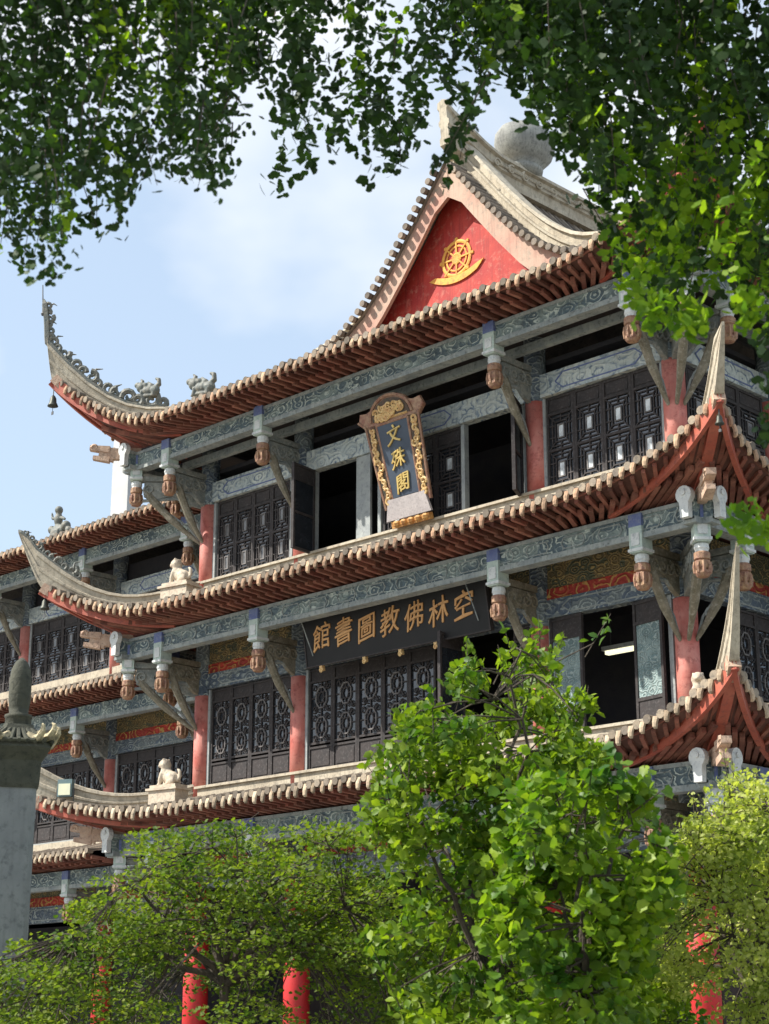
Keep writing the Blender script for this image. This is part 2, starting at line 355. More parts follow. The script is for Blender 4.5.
def corner(t, S, cx, cy, sx, sy, zc, tip_up, tip_out, roof, fancy=False):
    # S used with c0 side at this corner.  corner wall point (cx,cy); outward diagonal (sx,sy)
    dg = Vector((sx, sy, 0)); side = Vector((sx, -sy, 0)).normalized()
    def H(e_): return Vector((cx+sx*e_, cy+sy*e_, 0))
    mb = MB(); path = []
    es = [t.inset + .0 + (t.e-t.inset)*k/12 for k in range(13)]
    for k, e_ in enumerate(es):
        q = max(0, (e_-.9)/(t.e-.9)); z = t.surf(S, -e_, e_) if e_ > 0 else t.surf(S, -e_, e_)
        h = .42 + q**2*(.50 if not fancy else .55); path.append((H(e_)+Vector((0, 0, z-.06)), h, .13-.05*q, (sx*.12*q, sy*.12*q, 1)))
    z0 = t.surf(S, -t.e, t.e)-.06
    for k in range(1, 9):
        q = k/8; e_ = t.e+tip_out*(q**1.0); zb = z0+tip_up*(q**1.15)*.96
        top = z0+.95+(tip_up-.95)*q**.9 if tip_up > .95 else z0+tip_up*.9
        h = max(.07, (z0+.92+(tip_up-.9)*q**.95)-zb)
        path.append((H(e_)+Vector((0, 0, zb)), h, .055*(1-q)+.026, (sx*.12*(1-q), sy*.12*(1-q), 1)))
    sweep_ridge(mb, path, side)
    mb.build('hip_ridge', M['cream'], roof)
    # red hip boards on both sides and the centre beam
    rb = MB()
    for (ax, ay) in ((sx, 0), (0, sy)):     # board running towards the other side's wall
        # along the eave whose outward axis is the other one
        other = Vector((0, sy, 0)) if ax else Vector((sx, 0, 0)); al = Vector((ax, ay, 0))
        A = H(t.e-.03)+Vector((0, 0, zc-.10)); run = .55
        E_ = Vector((cx, cy, 0)) - al*run + other*(B+.12) + Vector((0, 0, t.ztop+.06))
        Cc = Vector((cx, cy, 0)) + al*(t.e*.50) + other*(t.e*.74) + Vector((0, 0, t.ztop+.12+(zc-t.ztop)*.10))
        pts = []
        for k in range(15):
            q = k/14; pts.append(A*(1-q)**2+Cc*2*q*(1-q)+E_*q*q)
        for k in range(14):
            rb.bar(pts[k]-(pts[k+1]-pts[k])*.06, pts[k+1], .08, .29-.010*k, 0, w2=.08, h2=.29-.010*(k+1))
    C0 = H(.4)+Vector((0, 0, t.ztop+.0)); C1 = H(1.5)+Vector((0, 0, t.ztop+.12)); C2 = H(t.e-.12)+Vector((0, 0, zc-.16))
    prev = None
    for k in range(9):
        q = k/8; p_ = C0*(1-q)**2+C1*2*q*(1-q)+C2*q*q
        if prev is not None: rb.bar(prev, p_+(p_-prev)*.05, .17, .2, 0)
        prev = p_
    rb.build('corner_beam', M['beam_red'], roof)
    eb = MB(); d3 = (C2-C1).normalized(); eb.bar(C2-d3*.02, C2+d3*.16, .2, .23, 0); eb.bar(C2-d3*.2, C2-d3*.02, .18, .21, 0); eb.build('beam_cap', M['drop_pale'], roof); eb = MB()
    # carved beast head under the centre beam
    bh = H(1.72)+Vector((0, 0, t.ztop-.04)); sd = side
    for (o, z, l, hh, w) in ((0, .12, .42, .16, .2), (0, -.12, .34, .13, .18), (-.1, .0, .3, .34, .15)):
        eb.bar(bh+dg.normalized()*(o-.05)+Vector((0,0,z)), bh+dg.normalized()*(o+l)+Vector((0,0,z+.05)), w, hh, 0, w2=w*.85, h2=hh*.7)
    eb.bar(bh-dg.normalized()*.95+Vector((0,0,.02)), bh+dg.normalized()*.0+Vector((0,0,.02)), .16, .26, 0)
    eb.spiral(bh+dg.normalized()*.30+Vector((0,0,.16))-sd*.08, dg.normalized(), (0,0,1), .08, 1, .04)
    eb.build('beast_head', M['stone_cream'] if False else M['drop_pale'], roof)
    return path


def scrolls(path, roof, side, s0, s1, big):
    mb = MB(); side = Vector(side); tops = [p+Vector(up)*h for p, h, w, up in path][s0:s1+1]
    L = [0]
    for a, b in zip(tops, tops[1:]): L.append(L[-1]+(b-a).length)
    def P(d):
        for k in range(len(tops)-1):
            if d <= L[k+1]: return tops[k].lerp(tops[k+1], (d-L[k])/max(1e-6, L[k+1]-L[k])), (tops[k+1]-tops[k]).normalized()
        return tops[-1], (tops[-1]-tops[-2]).normalized()
    dgn = Vector((side.y, -side.x, 0)).normalized(); d = .12; j = 0; crest = []
    while d < L[-1]-.05:
        q = d/L[-1]; p, al = P(d); nn = al.cross(side).normalized()
        if nn.dot(Vector((0, 0, 1)))+ .6*nn.dot(Vector((6.5, 3, 0)).normalized()) < 0: nn = -nn
        r = (.19-.11*q)*big*(1.0 if j % 2 else .72)
        mb.spiral(p+nn*r*.85, al, nn, r, 1.15, .08*big*(1-.5*q), a0=j*1.9, sgn=1 if j % 2 else -1, n=6)
        crest.append(p+nn*(r*1.75+(.05 if j % 2 else 0)*big))
        if j % 3 == 1: mb.tube([p+nn*r*1.2, p+nn*r*2.2+al*r*.4, p+nn*r*2.9-al*r*.3], [.05*big*(1-.5*q), .035*big*(1-.5*q), .01], 5)
        d += r*1.75; j += 1
    if len(crest) > 2: mb.tube(tops, [.07*big]*(len(tops)-1)+[.02], 5)
    mb.build('ridge_scroll', M['ridge_dark'], roof)

# ---- tiers
T1 = Tier(15.0, 16.45, 2.25, 2.72, None, inset=-1.2, pw=2.0, zbot=14.34, ztop=14.80)
T2 = Tier(10.62, 11.42, 2.25, 2.70, None, pw=2.0, zbot=9.84, ztop=10.33)
T3 = Tier(6.24, 6.74, 2.25, 2.66, None, pw=2.0, zbot=5.46, ztop=5.95)
CORN = {1: (16.72, 16.6), 2: (11.62, 11.5), 3: (6.78, 7.2)}   # z of left / right front corner
TIPS = {1: ((2.05, .22), (1.9, .3)), 2: ((1.35, .42), (.95, .40)), 3: ((1.3, .45), (1.65, .5))}
ROOFS = {}
for k, t in ((1, T1), (2, T2), (3, T3)):
    zl, zr = CORN[k]
    front = Side((-W, 0, 0), (1, 0, 0), (0, -1, 0), W, zl, zr)
    right = Side((0, 0, 0), (0, 1, 0), (1, 0, 0), D, zr, None)
    Ll = WY if k > 1 else D
    left = Side((-W, Ll, 0), (0, -1, 0), (-1, 0, 0), Ll, None, zl)
    roof = MB(); raf = MB()
    for S in (front, right, left): build_side(t, S, roof, raf)
    # flat ridge where the roof meets the wall
    if k > 1:
        roof.box((-W+.1, -.20, t.zW-.1), (-.1, .02, t.zW+.18), 2); roof.box((-W+.05, -.26, t.zW+.181), (-.05, .02, t.zW+.235), 2)
        roof.box((-.02, .21, t.zW-.1), (.20, D, t.zW+.18), 2); roof.box((-W-.2, .1, t.zW-.1), (-W+.02, WY, t.zW+.18), 2)
    ro = roof.build('roof', [M['tile'], M['tile_end_pale' if k == 3 else 'tile_end'], M['cream'], M['cap_end']], HALL)
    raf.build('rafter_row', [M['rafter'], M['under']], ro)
    pr = corner(t, right, 0, 0, 1, -1, zr, *TIPS[k][1], ro)
    Sl = Side((-W, 0, 0), (1, 0, 0), (0, -1, 0), W, zl, zr)
    pl = corner(t, Sl, -W, 0, -1, -1, zl, *TIPS[k][0], ro, fancy=(k == 1))
    if k == 1: scrolls(pl, ro, (.707, -.707, 0), 6, 20, 1.15); ro['label'] = 'top roof tier with a scrolled horn and a gable'
    if k == 2: scrolls(pl, ro, (.707, -.707, 0), 9, 20, .75); ro['label'] = 'middle roof tier'
    if k == 3: ro['label'] = 'lowest roof tier with a thick cream ridge'
    ROOFS[k] = ro

# ---- the upper gabled roof
XC = -6.22
PROF = [(0, 20.2), (.4, 19.7), (.8, 19.2), (1.4, 18.47), (2.0, 17.8), (2.6, 17.25), (3.2, 16.87), (4.2, 16.62), (5.8, 16.42)]
def pz(s):
    for (a, za), (b, zb) in zip(PROF, PROF[1:]):
        if s <= b: return za+(zb-za)*(s-a)/(b-a)
    return PROF[-1][1]
GY = 1.25
g = MB()
for sg in (1, -1):
    n = len(PROF)
    vs = [(XC+sg*s, y, z) for y in (.72, D) for s, z in PROF]
    g.add(vs, [(i, i+1, n+i+1, n+i) for i in range(n-1)], 0)
    y = 1.75
    while y < D:
        vv = []
        for k in range(15):
            s = 5.0*k/14; z = pz(s)+.02
            for q in range(5):
                an = math.pi*q/4; vv.append((XC+sg*s, y+math.cos(an)*.07, z+math.sin(an)*.085))
        g.add(vv, [(k*5+q, k*5+q+1, (k+1)*5+q+1, (k+1)*5+q) for k in range(14) for q in range(4)], 0)
        y += .24
    # drip tiles over the bargeboard: short rows pointing to the front
    s = .25
    while s < 4.7:
        z = pz(s)+.05; vv = []
        sl = Vector((sg, 0, (pz(s+.1)-pz(s))/.1)).normalized(); up = Vector((-sl.z*sg*sg, 0, 0)); up = Vector((0, 1, 0)).cross(sl)*(-1 if sg > 0 else 1)
        if up.z < 0: up = -up
        for yy in (1.1, .58):
            for q in range(6):
                an = math.pi*q/5; vv.append(Vector((XC+sg*s, yy, z))+sl*math.cos(an)*.07+up*math.sin(an)*.085)
        g.add(vv, [(q, q+1, 6+q+1, 6+q) for q in range(5)], 0)
        dv = [Vector((XC+sg*s, .565, z))+sl*math.cos(2*math.pi*q/10)*.078+up*math.sin(2*math.pi*q/10)*.078 for q in range(10)]
        dv += [v+Vector((0, .1, 0)) for v in dv]
        g.add(dv, [tuple(range(10))]+[(q, (q+1) % 10, 10+(q+1) % 10, 10+q) for q in range(10)], 0)
        s += .22/math.sqrt(1+((pz(s+.1)-pz(s))/.1)**2)
go = g.build('gable_roof', [M['tile'], M['tile_end']], HALL)
# bargeboards
bb = MB()
for sg in (1, -1):
    pts = [(s, z) for s, z in PROF if s < 4.8]; hh = .62
    for (a, za), (b, zb) in zip(pts, pts[1:]):
        bb.prism([(a, za-.02), (b, zb-.02), (b, zb-hh-.04*b), (a, za-hh-.04*a-(.25 if a == 0 else 0))], (XC, .80, 0), (sg, 0, 0), (0, 0, 1), .09 if sg < 0 else -.09)
bb.build('bargeboard', M['barge'], go)
gp = MB(); poly = [(s, z-.1) for s, z in PROF[:-1]] + [(4.2, 15.8)]; poly = poly + [(-s, z) for s, z in poly[::-1] if s > 0]
gp.prism(poly, (XC, GY, 0), (1, 0, 0), (0, 0, 1), -.2)
gpo = gp.build('gable_panel', M['gable'], HALL)
# wheel emblem on its crescent
em = MB(); em.T = Matrix.Translation((XC-.15, GY-.012, 18.05)) @ Matrix.Diagonal((.80, .4, .80, 1)); c = Vector((0, 0, 0)); X_ = (1, 0, 0); Z_ = (0, 0, 1)
def ring(mb, c, r, tr, n=32, ay=(0, 0, 1), m=0):
    mb.tube([Vector(c)+Vector(X_)*r*math.cos(2*math.pi*k/n)+Vector(ay)*r*math.sin(2*math.pi*k/n) for k in range(n+1)], tr, 6, m, caps=False)
ring(em, c, .50, .055); ring(em, c, .36, .03); ring(em, c, .13, .05)
for k in range(8):
    a = math.pi*k/4; d = Vector((math.cos(a), 0, math.sin(a))); em.bar(c, c+d*.55, .05, .07, 0, up=(0, 1, 0), w2=.04, h2=.12)
    em.lathe(c+d*.57, [(.01,-.06),(.06,-.03),(.06,.03),(.01,.06)], 8)
cr = []
for k in range(17):
    q = k/16*2-1; cr.append((q*1.0, -.72+.30*q*q+(.22 if q > .75 else .0)*(q-.75)*2))
for k in range(15, -1, -1):
    q = k/16*2-1; cr.append((q*.86, -.52+.20*q*q))
for k in range(16):
    a, b_ = cr[k], cr[k+1]; c2 = cr[min(32-k-1, 32)]; d2 = cr[min(32-k, 32)]
    em.prism([a, b_, cr[31-k] if k < 16 else b_, cr[32-k] if k > 0 else a][:4], c+Vector((0, .0, 0)), X_, Z_, -.0 if False else .07)
em.build('wheel_emblem', M['emblem'], gpo)
# sloping ridges along the gable edge, with the raised horn at the top
for sg in (1, -1):
    mb = MB(); path = []
    for k in range(16):
        s = 4.6*(1-k/15); path.append(((XC+sg*s, 1.42, pz(s)+.02), .62+.16*(k/15), .25, (0, 0, 1)))
    sweep_ridge(mb, path, (0, 1, 0)); mb.build('gable_ridge', M['cream'], go)
mb = MB()
sweep_ridge(mb, [((XC, y, 20.15+.62*max(0, (2.6-y)/2.2)**1.8), .80+.35*max(0, (2.6-y)/2.2)**1.5, .24 if y > 1 else .16, (0, -.1 if y < 1.5 else 0, 1)) for y in (D, 9, 5.5, 4, 3, 2.4, 1.9, 1.4, 1.0, .75)], (1, 0, 0))
mb.build('main_ridge', M['cream'], go)
rel = MB()     # relief scrolls on the sloping ridge that one sees
for k in range(9):
    s = .6+k*.42
    rel.spiral((XC+s, 1.42-.16, pz(s)+.30), (.72, 0, -.69), (.69, 0, .72), .10, 1.2, .028, a0=k, sgn=1 if k % 2 else -1)
rel.tube([(XC+.6+k*.42, 1.26, pz(.6+k*.42)+.30) for k in range(9)], .03, 5); rel.build('ridge_relief', M['cream'], go)
rel = MB()
for k in range(8): rel.spiral((XC+.26, 2.2+k*.5, 20.6), (0, 1, 0), (0, 0, 1), .13, 1.2, .03, a0=k)
rel.tube([(XC+.25, 2.1+k*.5, 20.6) for k in range(9)], .03, 5); rel.build('ridge_relief', M['cream'], go)
# big rounded finial riding the main ridge
dm = MB(); dm.lathe((XC, 3.75, 20.92), [(.30,-.1),(.42,0),(.44,.10),(.36,.16),(.50,.26),(.66,.45),(.74,.70),(.72,.92),(.60,1.12),(.42,1.24),(.2,1.31),(.05,1.33)], 24)
dm.v = [(XC+(x-XC)*.85, 3.50+(y-3.75)*1.10, 20.9+(z-20.9)*.93) for x, y, z in dm.v]
do_ = dm.build('ridge_finial', M['dome'], go, True)

# ---- wing roofs
WXL = -42.0
for k, t in ((1, T1), (2, T2), (3, T3)):
    x1 = {1: -14.6, 2: -15.0, 3: -19.9}[k]
    tt = Tier(t.zE, (t.zW if k > 1 else 16.2), 2.2, 2.2, None, inset=(0 if k > 1 else -1.2), zbot=t.zbot, ztop=t.ztop)
    S = Side((WXL, WY, 0), (1, 0, 0), (0, -1, 0), x1-WXL, None, None)
    roof = MB(); raf = MB(); build_side(tt, S, roof, raf)
    if k > 1: roof.box((WXL, WY-.2, tt.zW-.1), (x1, WY+.02, tt.zW+.18), 2)
    else:
        roof.add([(WXL, WY+1.2, 16.2), (x1+1.5, WY+1.2, 16.2), (x1+1.5, WY+6, 17.9), (WXL, WY+6, 17.9), (x1+1.5, WY+11, 15.5), (WXL, WY+11, 15.5)], [(0,1,2,3), (3,2,4,5)], 0)
    ro = roof.build('roof', [M['tile'], M['tile_end_pale' if k == 3 else 'tile_end'], M['cream'], M['cap_end']], HALL); ro['label'] = 'straight eave of the rear left wing'
    raf.build('rafter_row', [M['rafter'], M['under']], ro)

# ---- walls, floors, soffits
wl = MB()
for z in (0.0, 4.6, 9.0+2.2, 14.4):
    pass
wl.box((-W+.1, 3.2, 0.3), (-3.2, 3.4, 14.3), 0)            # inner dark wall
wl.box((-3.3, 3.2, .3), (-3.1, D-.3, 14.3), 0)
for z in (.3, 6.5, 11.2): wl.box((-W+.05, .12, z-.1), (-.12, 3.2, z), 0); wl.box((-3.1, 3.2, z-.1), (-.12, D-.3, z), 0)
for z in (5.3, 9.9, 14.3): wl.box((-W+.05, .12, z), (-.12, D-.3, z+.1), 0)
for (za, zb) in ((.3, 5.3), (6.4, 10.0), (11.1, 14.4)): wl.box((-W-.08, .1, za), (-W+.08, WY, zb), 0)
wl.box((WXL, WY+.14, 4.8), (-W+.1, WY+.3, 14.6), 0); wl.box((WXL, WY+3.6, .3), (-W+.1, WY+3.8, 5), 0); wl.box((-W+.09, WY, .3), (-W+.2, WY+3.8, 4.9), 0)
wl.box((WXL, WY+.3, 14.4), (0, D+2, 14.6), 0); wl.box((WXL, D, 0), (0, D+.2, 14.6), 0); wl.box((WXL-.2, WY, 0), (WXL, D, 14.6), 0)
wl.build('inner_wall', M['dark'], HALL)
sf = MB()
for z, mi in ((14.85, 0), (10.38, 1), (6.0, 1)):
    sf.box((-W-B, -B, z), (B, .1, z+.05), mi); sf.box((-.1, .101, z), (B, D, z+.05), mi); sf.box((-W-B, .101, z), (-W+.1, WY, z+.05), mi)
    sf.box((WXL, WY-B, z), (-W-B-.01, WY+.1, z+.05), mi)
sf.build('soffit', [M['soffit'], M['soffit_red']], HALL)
pl = MB(); pl.box((-W-2.5, -2.5, 0), (2.5, D+1, .3)); pl.box((WXL, 2.2, 0), (-W-2.501, D, .3)); pl.build('platform', M['stone'], HALL)

# ---- outer beams
def outer_beam(zb, zt, hexes):
    h = zt-zb
    for a, b in (((-W-B-.32, -B), (B+.32, -B)), ((B, -B-.32), (B, D)), ((-W-B, -B-.32), (-W-B, WY-B))):
        mb = MB(); ax = Vector((b[0]-a[0], b[1]-a[1], 0)).normalized(); vert = abs(ax.y) > .5
        off = .004 if vert else 0
        A = Vector((*a, zb+h*.5+.03)); E_ = Vector((*b, zb+h*.5+.03)); mb.bar(A, E_, .20+off, h*.86, 0)
        A = Vector((*a, zb+.05)); E_ = Vector((*b, zb+.05)); mb.bar(A, E_, .26+off, .10+off, 1)
        A = Vector((*a, zt-.04)); E_ = Vector((*b, zt-.04)); mb.bar(A, E_, .25+off, .07+off, 1)
        if hexes:
            nn = Vector((ax.y, -ax.x, 0)); L = (E_-A).length; u = .5
            out = nn if (nn.y < -.5 or nn.x > .5) and a[0] > -W-1 or nn.y < -.5 else nn
            while u < min(L, 20)-.6:
                w_ = .42; c = Vector((*a, zb+h*.52))+ax*(u+.4)+nn*(.104)
                pts = [(-w_*.5, -.1), (w_*.5, -.1), (w_*.62, 0), (w_*.5, .1), (-w_*.5, .1), (-w_*.62, 0)]
                for (p_, q_) in zip(pts, pts[1:]+pts[:1]): mb.bar(c+ax*p_[0]+Vector((0,0,p_[1])), c+ax*q_[0]+Vector((0,0,q_[1])), .02, .02, 1)
                u += .82
        mb.build('eave_beam', [M['paint'], M['pale_edge']], HALL)
outer_beam(T1.zbot, T1.ztop-.01, False); outer_beam(T2.zbot, T2.ztop-.01, True); outer_beam(T3.zbot, T3.ztop-.01, True)
for t in (T1, T2, T3):
    mb = MB(); y = WY-B
    mb.bar((WXL, y, (t.zbot+t.ztop)/2+.02), (-W-B-.15, y, (t.zbot+t.ztop)/2+.02), .2, (t.ztop-t.zbot)*.84, 0); mb.bar((WXL, y, t.zbot+.05), (-W-B-.15, y, t.zbot+.05), .26, .1, 1)
    mb.build('eave_beam', [M['paint'], M['pale_edge']], HALL)
# inner beam seen in the dark recess of the top storey
mb = MB(); mb.bar((-W-.3, -.55, 14.42), (.3, -.55, 14.42), .14, .16, 0); mb.bar((.55, -.3, 14.42), (.55, D, 14.42), .14, .16, 0); mb.build('inner_beam', M['pale_edge'], HALL)

# gourd-shaped noses where the beams cross
def nose(x, y, dx, dy, z):
    mb = MB(); d = Vector((dx, dy, 0)); s_ = Vector((-dy, dx, 0)); c = Vector((x, y, z))+d*.34
    pr_ = [(.20*math.cos(a), .22+.20*math.sin(a)) for a in [R(-50+28*k) for k in range(11)]]
    sc_n = .82
    pr_ = [(-.10, -.28), (.10, -.28), (.11, .04)] + [(.19*math.cos(R(-40+26*k)), .20+.19*math.sin(R(-40+26*k))) for k in range(11)] + [(-.11, .04)]
    pr_ = [(x*sc_n, z*sc_n) for x, z in pr_]
    mb.prism(pr_, c, s_, (0, 0, 1), .12, 0); 
    mb.tube([c+Vector((0,0,.2))-d*.0, c+Vector((0,0,.2))+d*.15], .05, 10, 0)
    mb.build('beam_nose', M['white_paint'], HALL)
for t in (T1, T2, T3):
    z = t.zbot+.30
    nose(B, -B, 1, 0, z); nose(B, -B, 0, -1, z); nose(-W-B, -B, -1, 0, z); nose(-W-B, -B, 0, -1, z)

# ---- hanging posts, brackets, struts
def hang_post(x, y, zt, zbx, zd, ang=0):
    o = MB(); T = Matrix.Translation((x, y, 0)) @ Matrix.Rotation(ang, 4, 'Z'); o.T = T
    w = .135
    o.box((-w, -w-.03, zbx), (w, w, zt), 0)
    o.box((-w-.02, -w-.05, zbx+.02), (w+.02, w+.02, zbx+.07), 1); o.box((-w+.05, -w-.045, zbx+.12), (w-.05, -w-.028, zt-.12), 1)
    o.box((-w*1.0, -w-.035, zt-.001), (w*1.0, w*.9, zt+.22), 2)
    p_ = o.build('hanging_post', [M['post_green'], M['white_paint'], M['blue']], HALL)
    d_ = MB(); d_.T = T
    L = zbx-zd
    d_.lathe((0, 0, zd), [(.03, 0), (.10, .02), (.135, .07), (.13, .12), (.105, .14), (.125, .17), (.135, L*.45), (.11, L*.50), (.14, L*.53), (.14, L*.70), (.115, L*.74)], 12, 0)
    for q in range(8):
        a = q*math.pi/4; d_.tube([(.125*math.cos(a), .125*math.sin(a), zd+.08), (.14*math.cos(a), .14*math.sin(a), zd+L*.3), (.12*math.cos(a), .12*math.sin(a), zd+L*.46)], .03, 5, 0)
    d_.lathe((0, 0, zd), [(.11, L*.742), (.115, L*.80), (.13, L*.84), (.12, L*.96), (.09, L)], 12, 1)
    d_.build('carved_drop', [M['drop'], M['white_paint']], p_)
M['blue'] = weathered('faded_blue', (.10,.13,.30), (.14,.18,.32), (.25,.28,.33), .7, 5)

def bracket(cx, cy, dx, dy, zs, L, mat='carve'):
    d = Vector((dx, dy, 0)).normalized(); s_ = Vector((-d.y, d.x, 0)); zbeam, zlow, zstr = zs; up = Vector((0, 0, 1)); c = Vector((cx, cy, 0))
    # carved panel between column and post
    mb = MB()
    mb.bar(c+up*(zbeam)+d*.1, c+up*zbeam+d*(L-.12), .16, .12, 0)
    mb.prism([(.15, -.08), (L-.18, -.08), (L-.18, -.42), (L*.75, -.50), (L*.5, -.40), (L*.3, -.62), (.15, -.72)], c+up*zbeam-s_*.05, d, up, -.10, 0)
    for k in range(4):
        q = .3+k*(L-.6)/3
        for sd in (-1, 1): mb.spiral(c+d*q+up*(zbeam-.26)+s_*sd*.065, d, up, .14, 1.5, .03, a0=k*1.7, sgn=sd)
    mb.tube([c+d*.15+up*(zbeam-.66), c+d*L*.45+up*(zbeam-.46), c+d*(L-.15)+up*(zbeam-.52)], .04, 6, 1)
    mb.build('carved_bracket', [M[mat], M['pale_edge']], HALL)
    # diagonal strut
    st = MB(); A = c+d*.19+up*zstr; E_ = c+d*(L-.22)+up*zlow; nrm = (E_-A).normalized(); pp = nrm.cross(s_)
    pts = [A+(E_-A)*q+pp*(-.05*math.sin(q*math.pi)) for q in [k/8 for k in range(9)]]
    st.tube(pts, [.035, .05, .055, .075, .09, .085, .09, .10, .08], 8, 0)
    st.spiral(A+(E_-A)*.38-pp*.02, nrm, pp, .10, 1.3, .04, 1); st.spiral(A+(E_-A)*.75, nrm, pp, .11, 1.3, .04, 1, a0=2)
    st.tube([A+Vector((0,0,.05))+d*.03, A+(E_-A)*.3+pp*.09, A+(E_-A)*.55+pp*.02], .025, 5, 1)
    st.build('strut', [M['carve_ochre'], M['pale_edge']], HALL)

LEV = {1: dict(zt=14.60, zbx=14.16, zd=13.50, zs=(14.16, 13.85, 12.60)), 2: dict(zt=10.06, zbx=9.60, zd=8.95, zs=(9.72, 9.42, 8.25)), 3: dict(zt=5.7, zbx=5.25, zd=4.6, zs=(5.35, 5.05, 3.9))}
for k, L in LEV.items():
    for x in COLX:
        hang_post(x, -B, L['zt'], L['zbx'], L['zd']); bracket(x, 0, 0, -1, L['zs'], B, 'carve' if k == 1 else 'carve_ochre')
    for (cx, sx) in ((0, 1), (-W, -1)):
        hang_post(cx+sx*B, -B, L['zt']-.1, L['zbx']-.05, L['zd'], R(45)); bracket(cx, 0, sx, -1, L['zs'], B*1.414, 'carve')
        hang_post(cx+sx*B, 0, L['zt'], L['zbx'], L['zd'], R(90)*sx); bracket(cx, 0, sx, 0, L['zs'], B, 'carve')
    for y in (3.2, 7.2, 11.2): hang_post(B, y, L['zt'], L['zbx'], L['zd'], R(90)); bracket(0, y, 1, 0, L['zs'], B, 'carve')
    for x in (-17.5, -22, -26.5, -31): hang_post(x, WY-B, L['zt'], L['zbx'], L['zd']); bracket(x, WY, 0, -1, L['zs'], B, 'carve')

# ---- columns
def column(x, y, z0, z1, zr, r=.21, mat='column_red'):
    mb = MB(); mb.lathe((x, y, 0), [(r, z0), (r, zr)], 24); c_ = mb.build('column', M[mat], HALL, False)
    for p_ in c_.data.polygons: p_.use_smooth = len(p_.vertices) == 4
    h = MB(); h.lathe((x, y, 0), [(r+.004, zr+.001), (r+.02, zr+.04), (r+.004, zr+.08), (r+.004, z1)], 20, 0); h.build('column_head', M['paint_dark'], c_)
allc = [(x, 0) for x in COLX] + [(0, 3.2), (0, 7.2), (0, 11.2)] + [(x, WY) for x in (-17.5, -22, -26.5, -31)]
for x, y in allc:
    column(x, y, 11.2, 14.84, 13.50); column(x, y, 6.5, 10.36, 9.02)
    column(x, y, .3, 5.98, 4.9, .27, 'bright_red')

# ---- header beams between columns
def header(p, q, bands):
    p = Vector((*p, 0)); q = Vector((*q, 0)); d = (q-p).normalized(); p += d*.2; q -= d*.2
    for (z0, z1, th, mat) in bands:
        mb = MB(); mb.bar(p+Vector((0, 0, (z0+z1)/2)), q+Vector((0, 0, (z0+z1)/2)), th, z1-z0)
        if mat == 'paint_pale' or mat == 'paint_dark':
            nn = Vector((d.y, -d.x, 0)); L = (q-p).length; c = (p+q)/2; 
            if True:
                zc_ = (z0+z1)/2; hw = min(L*.30, 1.0); hh = (z1-z0)*.33
                pts = [(-hw, -hh), (hw, -hh), (hw+.18, 0), (hw, hh), (-hw, hh), (-hw-.18, 0)]
                for a, b_ in zip(pts, pts[1:]+pts[:1]): mb.bar(c+nn*(th/2)+d*a[0]+Vector((0,0,zc_+a[1])), c+nn*(th/2)+d*b_[0]+Vector((0,0,zc_+b_[1])), .025, .025, 1)
        mb.build('header_beam', [M[mat], M['blue'] if mat == 'paint_pale' else M['pale_edge']], HALL)
B3 = [(13.55, 14.02, .22, 'paint_pale')]
B2 = [(9.15, 9.50, .22, 'paint_dark'), (9.505, 9.72, .14, 'paint_red'), (9.725, 10.3, .10, 'paint_ochre')]
B1 = [(4.75, 5.2, .22, 'paint_dark'), (5.205, 5.45, .14, 'paint_red'), (5.455, 5.95, .1, 'paint_ochre')]
segs = [((a, 0), (b, 0)) for a, b in zip(COLX, COLX[1:])] + [((0, a), (0, b)) for a, b in ((0, 3.2), (3.2, 7.2), (7.2, 11.2), (11.2, D))]
xs = [-31, -26.5, -22, -17.5, -13.2]
segs += [((WXL, WY), (-31, WY))] + [((a, WY), (b, WY)) for a, b in zip(xs, xs[1:])]
for p, q in segs:
    for bands in (B3, B2, B1): header(p, q, bands)

